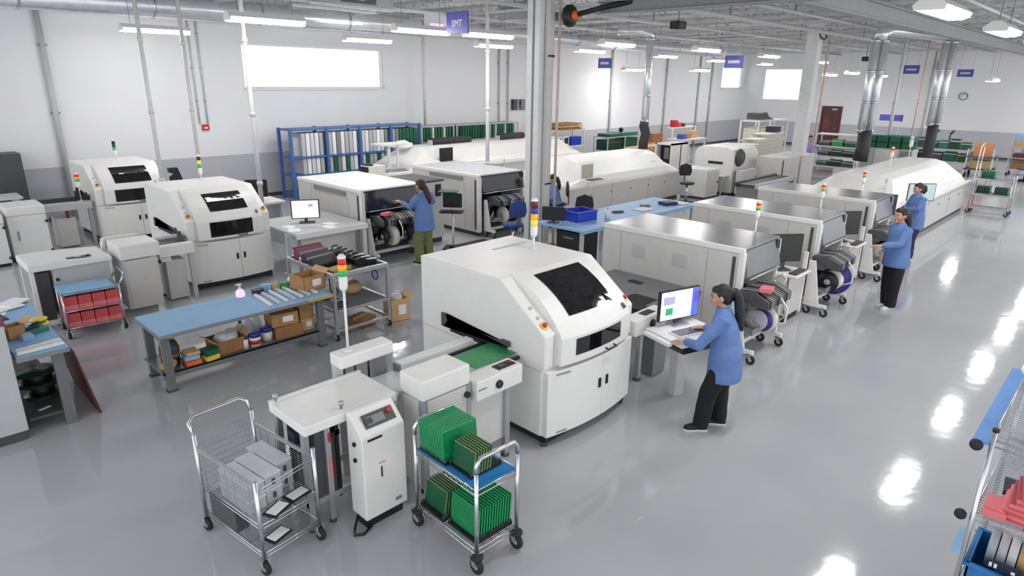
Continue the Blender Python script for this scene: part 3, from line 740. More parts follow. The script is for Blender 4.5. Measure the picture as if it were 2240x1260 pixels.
def console(loc, label, mlabel, light=True):
    t = Thing('operator_console', label, 'console', loc)
    t.p('cabinet', MB().box(0, .52, 0, .8, .1, .72), 'panel', bev=.008)
    t.p('frame_post', MB().box(.5, .55, -.02, .04, .06, 1.02), 'white', bev=.006)
    t.p('side_seam', MB().box(-.004, 0, .02, .035, .14, .7), 'dgrey')
    t.p('plinth', MB().box(.02, .5, .02, .78, 0, .1), 'black')
    t.p('keyboard_tray', MB().box(-.03, .53, -.1, .35, .72, .75), 'tape', bev=.01)
    if light: stack_light(t, .0, .62, .72, 1.5, RAG, r=.034, seg=.036)
    m2 = Thing('monitor', mlabel, 'monitor', (loc[0]+.2, loc[1]+.2, .753), 0)
    m2.p('monitor_foot', MB().box(-.1, .1, -.06, .1, 0, .015), 'dgrey', bev=.004)
    m2.p('monitor_neck', MB().box(-.03, .03, .03, .06, .015, .3), 'dgrey')
    sh = m2.p('monitor_shell', MB().box(-.25, .25, -.02, .03, .14, .56), 'black', bev=.012)
    m2.p('screen', MB().box(-.235, .235, -.024, -.02, .16, .545), 'screen_dark', sh)
    m2.o.rotation_euler = (0, 0, R(-38))
    solo('keyboard', MB().box(-.2, .2, -.06, .06, 0, .018).box(-.19, .19, -.05, .05, .018, .024), 'dgrey', mlabel.replace('monitor', 'keyboard').replace('dark screen', 'dark keys'), 'keyboard', (loc[0]+.25, loc[1]+.0, .753), 0)
    return t
console((9.42, 3.42, 0), 'pale cabinet with paper tray between the two nearest placement machines', 'black monitor with dark screen on the first pale cabinet')
console((12.05, 3.42, 0), 'pale cabinet with white tray between the middle and far placement machines', 'black monitor with dark screen on the second pale cabinet, behind the big blue reel')
console((14.55, 3.5, 0), 'pale cabinet at the far end of the placement machines, behind the last woman', 'black monitor with dark screen beside the last standing woman')

# ---------------------------------------------------------------- reflow ovens
def oven(loc, label, L=6.5, d=2.5, screen=True, amber=0):
    t = Thing('reflow_oven', label, 'reflow oven', loc)
    t.p('body', MB().box(0, L, 0, d, .1, .84), 'panel', bev=.01)
    hv = []; pr = [(.0, .84), (-.02, .9), (.1, 1.06), (.55, 1.38), (.8, 1.45), (1.5, 1.45), (1.8, 1.38), (d, .95), (d, .84)]
    # hood with sloping ends
    def sec(x, k): return [(x, .9*k*0+p[0] if k == 1 else (d/2+(p[0]-d/2)*(.9)), .84+(p[1]-.84)*k) for p in pr]
    secs = [sec(0, .25), sec(.05, .35), sec(.9, 1), sec(L-.7, 1), sec(L-.06, .42), sec(L, .3)]
    n = len(pr); vs = [v for s in secs for v in s]
    fs = [(i*n+j, i*n+(j+1) % n, (i+1)*n+(j+1) % n, (i+1)*n+j) for i in range(len(secs)-1) for j in range(n)] + [tuple(range(n)), tuple((len(secs)-1)*n+j for j in range(n))[::-1]]
    hd = t.p('hood', MB().add(vs, fs), 'white', bev=.02)
    t.p('hood_lip', MB().box(.02, L-.02, -.04, .03, .8, .88), 'white', bev=.015)
    for k in range(1, 6):
        x = L*k/6; t.p('panel_catch', MB().cyl((x, -.012, .58), (x, .01, .58), .022, 10), 'yellow' if k <= amber else 'dgrey')
    t.p('panel_seam', MB().box(L/3, L/3+.008, -.003, 0, .12, .78).box(2*L/3, 2*L/3+.008, -.003, 0, .12, .78), 'grey')
    t.p('plinth', MB().box(.05, L-.05, .05, d-.05, 0, .1), 'dgrey')
    t.p('hood_logo', MB().cbox((L*.78, .28, 1.19), (.25, .004, .03), 0, 0, R(-54)), 'lgrey')
    if screen:
        a = t.p('screen_arm', MB().tube([(.6, -.1, .8), (.6, -.1, 1.0)], .02, 8).box(.4, 1.15, -.3, 0, 1.0, 1.03), 'white')
        t.p('control_screen', MB().box(.4, .85, -.06, -.01, 1.06, 1.42), 'lgrey', a, bev=.01)
        t.p('screen_glass', MB().box(.44, .81, -.064, -.06, 1.1, 1.39), screen, a)
        t.p('keyboard', MB().box(.5, 1.0, -.28, -.1, 1.03, 1.05), 'dgrey', a)
    return t
t = oven((15.9, 3.62, 0), 'long white reflow oven at the right end of the line, near the far trolley', 6.7, 2.4, None, 2)
stack_light(t, 2.3, 1.0, 1.45, 1.72, RAG[1:], r=.036, seg=.05); stack_light(t, 5.6, 1.4, 1.45, 1.75, [('white_lens', 'white'), ('pale_lens', 'lgrey')], r=.05)
t.p('probe_stand', MB().cyl((.3, .5, 1.0), (.3, .5, 1.42), .012, 8).box(.27, .33, .47, .53, 1.36, 1.46).box(.22, .28, .47, .53, 1.22, 1.27), 'ivory')
t = Thing('display', 'thin framed pale display on a stand behind the head of the last standing woman', 'display', (16.15, 3.4, 0), 0)
t.o.rotation_euler = (0, 0, R(-42))
a = t.p('display_frame', MB().box(-.31, .31, -.015, .015, 1.06, 1.44), 'hood', bev=.006); t.p('display_glass', MB().box(-.29, .29, -.018, -.015, 1.08, 1.42), 'tealglow', a); t.p('stand_pole', MB().cyl((0, .03, 0), (0, .03, 1.1), .018, 8), 'lgrey'); t.p('stand_foot', MB().cyl((0, .03, 0), (0, .03, .02), .12, 14), 'dgrey')
t = oven((12.7, 10.35, 0), 'long white reflow oven in the middle, right of the tall column', 5.4, 2.5, 'screen_olive')
t = oven((11.6, 15.45, 0), 'white reflow oven at the back with two black exhaust rolls on top', 8.0, 2.2, None)
for x, xx, l_ in ((1.6, 3.3, 1), (4.6, 5.9, 2)):
    t.p('exhaust_roll', MB().cyl((x, 1.1, 1.54), (xx, 1.15, 1.54), .12, 14), 'hose'); t.p('roll_bracket', MB().box(x-.05, x+.0, 1.0, 1.2, 1.44, 1.6), 'lgrey')
a = t.p('control_arm', MB().box(1.1, 1.9, -.1, .2, 1.0, 1.03), 'white'); t.p('control_screen', MB().box(1.15, 1.65, .08, .13, 1.05, 1.45), 'black', a); t.p('keyboard', MB().box(1.2, 1.7, -.08, .05, 1.03, 1.05), 'dgrey', a)
solo('white_box', MB().box(0, .5, 0, .5, 0, .12).prism([(.05, .12), (.45, .12), (.25, .2)], 'x', .05, .45), 'paper', 'crumpled white paper bundle on the left end of the back oven', 'paper', (11.95, 16.3, 1.45), 20)
# ================================================================== FOREGROUND LINE
# board loader with control cabinet
t = Thing('board_loader', 'white board loader with sloping control cabinet, between the two wire trolleys', 'loader', (1.95, 4.0, 0))
t.p('top_cover', MB().box(0, .84, .03, .6, .9, .985), 'white', bev=.012); t.p('cover_lip', MB().box(.0, .84, .56, .6, .985, .995), 'white_b')
for x, y in ((.05, .57), (.36, .1)): t.p('cover_knob', MB().lathe([(.012, 0), (.012, .03), (.022, .035), (.022, .06), (.01, .065)], (x, y, .985), 12), 'alu')
for x, y in ((.02, .1), (.2, .1), (.02, .52), (.78, .52)):
    pt = MB().box(x, x+.05, y, y+.05, .03, .88)
    pp = t.p('alu_post', pt, 'alu', bev=.004)
    t.p('levelling_foot', MB().cyl((x+.025, y+.025, 0), (x+.025, y+.025, .03), .03, 10), 'dgrey', pp)
t.p('lower_rail', MB().box(.02, .83, .11, .14, .22, .27).box(.02, .83, .53, .56, .22, .27), 'alu')
t.p('lift_frame', MB().box(.09, .12, .12, .5, .2, .86).box(.3, .33, .12, .5, .2, .86).box(.26, .34, .12, .16, .76, .8), 'black')
t.p('board_magazine', MB().box(.13, .2, .14, .5, .24, .84).box(.2, .3, .14, .17, .26, .8), 'dgrey')
for k in range(10): t.p('magazine_slot', MB().box(.2, .29, .15, .48, .28+.054*k, .3+.054*k), 'grey' if k % 2 else 'black')
t.p('warning_label', MB().box(.225, .245, .095, .1, .74, .82), 'red'); t.p('hazard_label', MB().box(.225, .245, .095, .1, .42, .6), 'pink')
CX, CY = -.06, -.15
cab = t.p('control_cabinet', MB().prism([(-.05, .1), (.16, .1), (.16, 1.0), (.12, 1.0), (-.05, .845)], 'x', .4, .8), 'white', bev=.012)
s = Vector((0, .15, .155)).normalized(); nv = Vector((0, -.155, .15)).normalized()
cab.location = (CX, CY, 0)
def cp(x, k, off): return Vector((x, -.05, .845))+s*(k*.215)+nv*off
def cpatch(x0, x1, k0, k1, off): return MB().add([cp(x0, k0, off), cp(x1, k0, off), cp(x1, k1, off), cp(x0, k1, off)], [(0, 1, 2, 3)])
pn = t.p('control_panel', cpatch(.47, .75, .25, .78, .004), 'dgrey', cab)
t.p('panel_keys', cpatch(.5, .66, .35, .66, .007), 'grey', cab); t.p('panel_lcd', cpatch(.48, .55, .4, .62, .009), 'lcd', cab)
t.p('emergency_button', MB().cyl(cp(.71, .62, .004), cp(.71, .62, .03), .02, 14), 'red', cab)
t.p('cabinet_handle', MB().box(.45, .58, -.058, -.05, .8, .815), 'black', cab)
t.p('door_lock', MB().box(.53, .55, -.062, -.05, .44, .55), 'white', cab); t.p('lock_slot', MB().box(.551, .565, -.06, -.05, .45, .54), 'black', cab)
t.p('label_mark', MB().box(.54, .6, -.053, -.05, .57, .577), 'orange', cab)
t.p('model_mark', MB().box(.68, .74, -.053, -.05, .16, .19), 'grey', cab)
for z in (.62, .76): t.p('side_knob', MB().cyl((.385, .05, z), (.4, .05, z), .018, 12), 'black', cab)
t.p('cabinet_foot', MB().box(.43, .78, .0, .14, .0, .1), 'black', cab)
t.p('floor_cable', MB().tube([(.4, .08, .1), (.33, .02, .04), (.3, -.02, .015), (.36, -.06, .015), (.46, -.02, .02)], .012, 6), 'black', cab)
t.p('drive_box', MB().box(.09, .2, .16, .5, .62, .88), 'black', bev=.01); t.p('drive_grille', MB().box(.086, .09, .2, .46, .66, .82), 'dgrey'); t.p('drive_plug', MB().box(.05, .086, .3, .42, .7, .8), 'navy')
# gate buffer conveyor
t = Thing('buffer_conveyor', 'white covered buffer conveyor with stack light, left of the board feeding conveyor', 'conveyor', (2.62, 3.8, 0))
t.p('box_cover', MB().prism([(.26, .0), (.78, .0), (.78, .32), (.26, .32)], 'z', .93, 1.12), 'white', bev=.018)
t.p('door_panel', MB().box(.31, .76, .01, .05, .12, .92), 'panel', bev=.006)
for x in (.25, .745): t.p('alu_post', MB().box(x, x+.045, .0, .05, .03, .93).box(x, x+.045, .27, .32, .03, .93), 'alu')
t.p('door_knob', MB().cyl((.74, -.02, .84), (.74, .01, .84), .028, 14), 'black')
t.p('side_panel', MB().box(.255, .265, .05, .28, .12, .93), 'panel')
t.p('transfer_bed', MB().box(.19, .54, .34, .78, .84, .88), 'plate', bev=.005)
t.p('back_beam', MB().box(-.05, .5, .72, .9, 1.08, 1.2), 'white', bev=.02)
t.p('beam_post', MB().box(-.04, .03, .82, .89, .0, 1.08), 'lgrey'); t.p('beam_post', MB().box(.36, .48, .82, .89, .0, 1.08), 'grey')
for x in (.05, .16, .3): t.p('guide_rod', MB().cyl((x, .84, .8), (x, .84, 1.08), .011, 8), 'black')
t.p('base_rail', MB().box(.25, .79, .02, .05, .06, .1), 'alu'); t.p('bed_leg', MB().box(.46, .52, .6, .66, 0, .84), 'alu'); t.p('bed_leg', MB().box(.2, .26, .6, .66, 0, .84), 'alu')
stack_light(t, .08, .8, 1.2, 1.74, RAG, r=.036, seg=.05)
# conveyor feeding the printer
t = Thing('board_conveyor', 'white board conveyor leading into the large printer, with control strip', 'conveyor', (3.42, 3.74, 0))
t.p('front_rail', MB().box(0, .58, 0, .2, .76, .95), 'white', bev=.01)
t.p('back_rail', MB().box(-.24, .66, .76, .88, .84, .95), 'white_b', bev=.01); t.p('rail_end', MB().box(-.26, -.24, .77, .87, .86, .94), 'grey')
t.p('belt', MB().box(.0, .75, .2, .23, .88, .91), 'black'); t.p('belt', MB().box(.0, .75, .69, .72, .88, .91), 'black')
t.p('control_strip', MB().box(.32, .54, .05, .15, .95, .956), 'black'); t.p('strip_lcd', MB().box(.36, .44, .08, .12, .956, .959), 'lcd'); t.p('stop_button', MB().cyl((.5, .1, .956), (.5, .1, .968), .012, 10), 'red')
t.p('hand_wheel', MB().lathe([(.0, -.02), (.038, -.02), (.04, 0)], (.27, 0, .85), 16, axis='y'), 'black')
t.p('rail_mark', MB().box(.02, .12, -.003, 0, .86, .872), 'grey')
for x, y in ((.42, .06), (.42, .74)): t.p('leg', MB().box(x, x+.06, y, y+.06, .02, .84), 'alu', bev=.004); t.p('levelling_foot', MB().cyl((x+.03, y+.03, 0), (x+.03, y+.03, .03), .04, 10), 'dgrey')
t.p('skirt_panel', MB().box(.0, .42, .1, .12, .2, .76), 'panel')
solo('circuit_board', MB().box(-.27, .3, -.18, .18, 0, .006), 'pcb_big', 'green circuit board riding on the conveyor into the large printer', 'circuit board', (3.93, 4.2, .91), 0, bev=.002)
# floor machine parts below
t = Thing('pneumatic_unit', 'small grey pneumatic unit on the floor beside the printer plinth', 'machine part', (3.66, 3.88, 0)); t.p('base', MB().box(-.1, .12, -.08, .08, 0, .08), 'lgrey', bev=.01); t.p('valve', MB().cyl((0, 0, .08), (0, 0, .16), .04), 'dgrey'); t.p('hose', MB().tube([(.05, 0, .1), (.1, .05, .2), (.2, .1, .25)], .012, 6), 'black')

# ---- wire trolley with grey board stacks
def tube_u(t, nm, pts, r=.014, m_='chrome', par=None): return t.p(nm, MB().tube(pts, r, 10), m_, par)
t = Thing('wire_trolley', 'chrome wire trolley carrying stacks of grey boards, in front of the board loader', 'trolley', (1.7, 4.36, 0), 7.3)
a, b_ = .24, .40
H = {(-1, -1): .78, (1, -1): .82, (1, 1): .86, (-1, 1): .86}
for (sx, sy), h in H.items():
    t.p('post', MB().cyl((sx*a, sy*b_, .13), (sx*a, sy*b_, h), .016, 10), 'chrome'); caster(t, sx*a, sy*b_, .055)
    for k in range(6): pass
t.p('push_handle', MB().tube([(-a, b_, .84), (-a, b_+.06, .93), (-a+.05, b_+.09, .96), (a-.05, b_+.09, .96), (a, b_+.06, .93), (a, b_, .84)], .015, 10), 'chrome')
for z in (.17, .41):
    sh = t.p('wire_shelf', MB().grid_wires(-a, a, -b_, b_, z, 26, 4, .0025), 'chrome')
    fr = MB()
    for zz in (z-.025, z+.005):
        fr.tube([(-a, -b_, zz), (a, -b_, zz)], .005, 6).tube([(-a, b_, zz), (a, b_, zz)], .005, 6).tube([(-a, -b_, zz), (-a, b_, zz)], .005, 6).tube([(a, -b_, zz), (a, b_, zz)], .005, 6)
    t.p('shelf_rim', fr, 'chrome', sh)
for sx in (-1, 1):
    t.p('slotted_rail', MB().box(sx*a-.006, sx*a+.006, -b_, b_, .72, .76), 'alu')
    g = MB()
    for k in range(14): z = .43+.02*k; g.box(sx*a-.002, sx*a+.002, -b_, b_, z, z+.003)
    for k in range(9): y = -b_+2*b_*k/8; g.box(sx*a-.002, sx*a+.002, y-.0015, y+.0015, .42, .72)
    t.p('side_mesh', g, 'chrome' if sx < 0 else 'grey')
g = MB()
for k in range(30): x = -a+2*a*k/29; g.box(x-.0012, x+.0012, b_-.002, b_+.002, .42, .84)
for k in range(8): z = .44+.055*k; g.box(-a, a, b_-.002, b_+.002, z, z+.003)
t.p('back_mesh', g, 'chrome')
t.p('front_wire', MB().tube([(-a, -b_, .7), (a, -b_, .74)], .005, 6).tube([(-a, -b_, .67), (a, -b_, .71)], .004, 6), 'chrome')
trolley = t.o
def in_trolley(x, y):
    c, s_ = math.cos(R(7.3)), math.sin(R(7.3)); return (1.7+x*c-y*s_, 4.36+x*s_+y*c)
def grey_box():
    t = Thing('board_box', 'b', 'box', (0, 0, 0), 7.3, 'grey board boxes on the wire trolley')
    t.p('box_body', MB().box(-.068, .068, -.2, .2, 0, .1), 'greyboard', bev=.006)
    t.p('box_lid', MB().box(-.07, .07, -.203, .203, .1, .115), 'plate', bev=.003)
    t.p('latch_tab', MB().box(-.012, .012, -.21, -.2, .03, .075), 'dgrey')
    return t.o
g0 = grey_box(); first = True
BX = [(-.15, -.04, .417, 'lower grey board box at the open left side of the wire trolley'), (-.15, -.04, .533, 'upper grey board box of the left stack on the wire trolley'),
      (.0, -.02, .417, 'grey board box in the middle of the wire trolley, lower one'), (.0, -.02, .533, 'upper middle grey board box on the wire trolley'),
      (.152, .06, .417, 'lower grey board box beside the dark mesh side of the wire trolley'), (.152, .06, .533, 'upper grey board box of the stack by the dark mesh'), ]
for x, y, z, lab in BX:
    o = g0 if first else copy_tree(g0); first = False
    q = in_trolley(x, y); o.location = (q[0], q[1], z); o['label'] = lab
def tray(x, y, z, rz, lab):
    q = in_trolley(x, y)
    t = Thing('black_tray', lab, 'tray', (q[0], q[1], z), rz, 'black trays with white paper on the wire trolley'); t.p('tray_body', MB().box(-.09, .09, -.06, .06, 0, .012), 'black'); t.p('paper_slip', MB().box(-.07, .08, -.045, .045, .012, .015), 'paper')
tray(-.06, -.33, .416, 25, 'black tray with white paper at the front of the upper trolley shelf, left'); tray(.14, -.29, .416, 12, 'black tray with white paper at the front of the upper trolley shelf, right'); tray(-.06, -.3, .176, 18, 'black tray with white paper on the bottom trolley shelf')
solo('black_case', MB().box(-.05, .05, -.16, .2, 0, .2).box(-.052, .052, -.1, .1, .2, .21), 'dgrey', 'dark case lying under the grey boxes on the bottom trolley shelf', 'case', (*in_trolley(-.18, .12), .176), 7)

# ---- green board trolley
TX, TY, TR = 2.82, 3.22, -2.0
t = Thing('board_trolley', 'chrome two shelf trolley with blue mats and racks of green boards', 'trolley', (TX, TY, 0), TR)
a, b_ = .2, .365
for sx in (-1, 1):
    for sy in (-1, 1):
        t.p('post', MB().cyl((sx*a, sy*b_, .14), (sx*a, sy*b_, .84), .016, 10), 'chrome'); caster(t, sx*a, sy*b_, .065)
        t.p('caster_bumper', MB().lathe([(.018, .13), (.05, .135), (.05, .15), (.018, .16)], (sx*a, sy*b_, 0), 14), 'rubber')
for sy in (-1, 1):
    t.p('push_handle', MB().tube([(-a, sy*b_, .84), (-a, sy*b_, .9), (-a+.04, sy*b_, .95), (a-.04, sy*b_, .95), (a, sy*b_, .9), (a, sy*b_, .84)], .017, 10), 'chrome')
for z in (.2, .7):
    sh = t.p('wire_shelf', MB().grid_wires(-a, a, -b_, b_, z, 5, 30, .0025), 'chrome')
    fr = MB()
    for zz in (z-.04, z+.003):
        fr.tube([(-a, -b_, zz), (a, -b_, zz)], .006, 6).tube([(-a, b_, zz), (a, b_, zz)], .006, 6).tube([(-a, -b_, zz), (-a, b_, zz)], .006, 6).tube([(a, -b_, zz), (a, b_, zz)], .006, 6)
    for k in range(12):
        y = -b_+2*b_*k/12
        for sx in (-1, 1): fr.tube([(sx*a, y, z), (sx*a, y+b_/12, z-.038), (sx*a, y+b_/6, z)], .003, 4)
    t.p('shelf_rim', fr, 'chrome', sh)
t.p('shelf_mat', MB().box(-a+.01, a-.01, -b_+.01, b_-.01, .705, .713), 'brightblue')
c_, s_ = math.cos(R(TR)), math.sin(R(TR))
def on(x, y, z): return (TX+x*c_-y*s_, TY+x*s_+y*c_, z)
def rack(x, y, z, wx, wy, lab, along):
    t = Thing('board_rack', lab, 'rack', on(x, y, z), TR, 'black comb racks on the green board trolley')
    t.p('rack_base', MB().box(-wx/2, wx/2, -wy/2, wy/2, 0, .02), 'black')
    g = MB(); n = int((wx if along == 'x' else wy)/.02)
    for k in range(n):
        if along == 'x': xx = -wx/2+wx*(k+.5)/n; g.box(xx-.003, xx+.003, -wy/2, -wy/2+.02, .02, .045).box(xx-.003, xx+.003, wy/2-.02, wy/2, .02, .045)
        else: yy = -wy/2+wy*(k+.5)/n; g.box(-wx/2, -wx/2+.02, yy-.003, yy+.003, .02, .045).box(wx/2-.02, wx/2, yy-.003, yy+.003, .02, .045)
    g2 = MB(); h_ = len(g.f)//2
    ga, gb = MB(), MB()
    for i in range(0, len(g.v)//8): (ga if i % 2 else gb).add(g.v[8*i:8*i+8], [(0,3,2,1),(4,5,6,7),(0,1,5,4),(1,2,6,5),(2,3,7,6),(3,0,4,7)])
    t.p('tooth_row', ga, 'dgrey'); t.p('tooth_row', gb, 'dgrey')
def boards(x, y, z, n, along, wd, ht, pitch, tilt, mname, grp, fmt):
    first = None
    for k in range(n):
        off = (k-(n-1)/2)*pitch
        if first is None:
            mb = MB().box(-.004, .004, -wd/2, wd/2, 0, ht) if along == 'x' else MB().box(-wd/2, wd/2, -.004, .004, 0, ht)
            o = solo('circuit_board', mb, mname, 'x', 'circuit board', (0, 0, 0), TR, grp); 
            rim = MB()
            if along == 'x': rim.box(-.0055, .0055, -wd/2-.002, wd/2+.002, ht-.004, ht+.002).box(-.0055, .0055, -wd/2-.003, -wd/2+.003, 0, ht)
            else: rim.box(-wd/2-.002, wd/2+.002, -.0055, .0055, ht-.004, ht+.002).box(-wd/2-.003, -wd/2+.003, -.0055, .0055, 0, ht)
            link('board_edge', rim, 'edge_green' if mname == 'pcb' else 'edge_olive', o); first = o
        else: o = copy_tree(first)
        o.location = on(x+off, y, z) if along == 'x' else on(x, y+off, z)
        o.rotation_euler = Euler((0 if along == 'x' else R(tilt), R(tilt) if along == 'x' else 0, R(TR)))
        o['label'] = fmt % ORD[k]
rack(-.01, .17, .714, .34, .32, 'black comb rack under the bright green boards on the top trolley shelf', 'y')
boards(-.01, .17, .736, 14, 'y', .33, .235, .021, -6, 'pcb', 'bright green boards at the back of the top trolley shelf', 'bright green board on the top trolley shelf, %s from the blue matted end')
rack(.0, -.12, .714, .3, .26, 'black comb rack holding a few boards mid top trolley shelf', 'x')
boards(-.05, -.13, .736, 7, 'x', .24, .18, .026, 8, 'pcb_dark', 'dull green boards in the middle of the top trolley shelf', 'dull green board at the middle of the top trolley shelf, %s from its outer side')
rack(-.02, .19, .206, .34, .3, 'black comb rack at the back of the bottom trolley shelf', 'x')
boards(-.03, .2, .228, 10, 'x', .26, .2, .026, 8, 'pcb_dark', 'dull green boards at the back of the bottom trolley shelf', 'dull green board at the back of the bottom trolley shelf, %s from its outer side')
rack(.01, -.16, .206, .36, .34, 'black comb rack at the front of the bottom trolley shelf', 'x')
boards(.02, -.15, .228, 13, 'x', .32, .24, .026, 4, 'pcb', 'bright green boards at the front of the bottom trolley shelf', 'bright green board at the front of the bottom trolley shelf, %s from its outer side')

# ---- outfeed conveyor, workstation and monitor at the first placement machine
t = Thing('outfeed_conveyor', 'small white conveyor on a grey column right of the large printer', 'conveyor', (5.85, 3.55, 0))
t.p('front_rail', MB().box(-.2, .45, .05, .25, .78, .96), 'white', bev=.01); t.p('control_strip', MB().box(.05, .25, .1, .2, .96, .966), 'black')
t.p('hand_wheel', MB().lathe([(0, -.02), (.045, -.02), (.048, 0)], (.12, .05, .87), 16, axis='y'), 'black')
t.p('back_rail', MB().box(-.15, .5, .95, 1.05, .8, .92), 'panel', bev=.01)
t.p('column_leg', MB().box(.5, .78, .22, .4, .02, .9), 'hood', bev=.01); t.p('leg', MB().box(.3, .36, .3, .36, .02, .8), 'alu'); t.p('levelling_foot', MB().cyl((.33, .33, 0), (.33, .33, .03), .05, 12), 'dgrey')
t.p('belt_bed', MB().box(.45, .95, .3, .85, .7, .84), 'black')
cv = t.p('dark_cover', MB().prism([(.85, .68), (1.98, .68), (1.98, .74), (1.3, .74), (.85, .72)], 'y', .45, 1.9), 'hood', bev=.008, label='dark grey cover plate against the machine side')
t.p('cover_vent', MB().box(1.6, 1.7, 1.2, 1.4, .738, .75), 'black', cv)
WS = Thing('workstation_shelf', 'white keyboard shelf on an arm in front of the first placement machine', 'shelf', (6.0, 3.2, 0), -17)
WS.p('shelf_top', MB().box(-.34, .36, -.32, .26, .85, .885), 'white_b', bev=.01)
WS.p('under_drawer', MB().box(-.3, .34, -.3, .2, .77, .85), 'black', bev=.006)
WS.p('support_arm', MB().prism([(.2, .62), (.46, .62), (.46, .7), (.2, .76)], 'x', -.05, .05).box(-.05, .3, .18, .3, .7, .78), 'white', bev=.006)
WS.p('swing_arm', MB().box(-.42, -.36, -.2, .2, .84, .88), 'white_b', bev=.006)
WS.p('shelf_column', MB().box(.06, .2, .14, .26, .0, .77), 'lgrey', bev=.01)
def wsp(x, y): c, s_ = math.cos(R(-17)), math.sin(R(-17)); return (6.0+x*c-y*s_, 3.2+x*s_+y*c)
q = wsp(.06, .2)
m2 = Thing('monitor', 'bright flat monitor the nearest woman works at, by the first placement machine', 'monitor', (q[0], q[1], .886), -17)
m2.p('monitor_foot', MB().box(-.11, .11, -.08, .08, 0, .012), 'alu', bev=.004); m2.p('monitor_neck', MB().box(-.025, .025, .02, .045, .012, .2), 'dgrey')
sh = m2.p('monitor_shell', MB().box(-.285, .285, -.015, .03, .06, .41), 'black', bev=.008)
m2.p('screen', MB().box(-.27, .27, -.018, -.015, .075, .397), 'screen_light', sh)
m2.p('screen_panel', MB().box(.17, .27, -.02, -.018, .075, .397), 'scr_blue', sh); m2.p('screen_block', MB().box(.2, .27, -.0215, -.02, .23, .36), 'scr_purple', sh)
m2.p('screen_block', MB().box(-.24, -.08, -.02, -.018, .25, .34), 'scr_grey', sh); m2.p('screen_block', MB().box(-.2, -.1, -.02, -.018, .13, .21), 'scr_green', sh); m2.p('screen_block', MB().box(.08, .17, -.02, -.018, .2, .3), 'glow_pink', sh)
m2.p('cable', MB().tube([(.02, .05, .1), (.04, .06, .03), (.12, .06, .01)], .006, 5), 'black')
q = wsp(.0, -.06)
k2 = Thing('keyboard', 'keyboard with dark keys under the hands of the nearest woman', 'keyboard', (q[0], q[1], .886), -17)
k2.p('keyboard_body', MB().box(-.22, .22, -.09, .09, 0, .016), 'white_b', bev=.004)
kk = MB()
for r_ in range(5):
    for c in range(14): kk.box(-.2+c*.0287, -.2+c*.0287+.023, -.075+r_*.03, -.075+r_*.03+.024, .016, .024)
k2.p('keys', kk, 'hood')
# ================================================================== PEOPLE
CL = bpy.data.textures.new('folds', 'CLOUDS'); CL.noise_scale = .16; CL.noise_depth = 2
def soften(o, vox, it=4, disp=0.0):
    r = o.modifiers.new('remesh', 'REMESH'); r.mode = 'VOXEL'; r.voxel_size = vox; r.use_smooth_shade = True
    if it: s = o.modifiers.new('smooth', 'SMOOTH'); s.factor = .5; s.iterations = it
    if disp: d = o.modifiers.new('folds', 'DISPLACE'); d.texture = CL; d.strength = disp; d.mid_level = .5

def hand(mb, wrist, d, n, thumb, curl=.35, s=1.0):
    d = Vector(d).normalized(); n = Vector(n); n = (n-d*n.dot(d)).normalized(); sd = d.cross(n)*thumb
    W = Vector(wrist)
    # palm: flattened tube
    for k in (-.024, -.008, .008, .024):
        mb.tube([W+sd*k*.7*s, W+d*.04*s+sd*k*s, W+d*.085*s+sd*k*1.05*s], [.014*s, .0145*s, .0125*s], 8)
    for i, (k, L) in enumerate(((.03, .068), (.0105, .078), (-.0095, .073), (-.028, .056))):
        b = W+d*.082*s+sd*k*s; pts = [b]; dd = d.copy(); 
        for j, f_ in enumerate((.45, .32, .23)):
            a = curl*(.5+.5*j)+.05*i; dd = (d*math.cos(a)+n*math.sin(a)).normalized(); pts.append(pts[-1]+dd*L*f_*s)
        mb.tube(pts, [.0092*s, .0088*s, .008*s, .0062*s], 8)
    b = W+d*.02*s+sd*.026*s
    td = (d*.62+sd*.7+n*.3).normalized(); p1 = b+td*.038*s; td2 = (d*.85+sd*.35+n*.4).normalized()
    mb.tube([b-td*.01*s, p1, p1+td2*.028*s, p1+td2*.05*s], [.0125*s, .011*s, .0098*s, .007*s], 8)

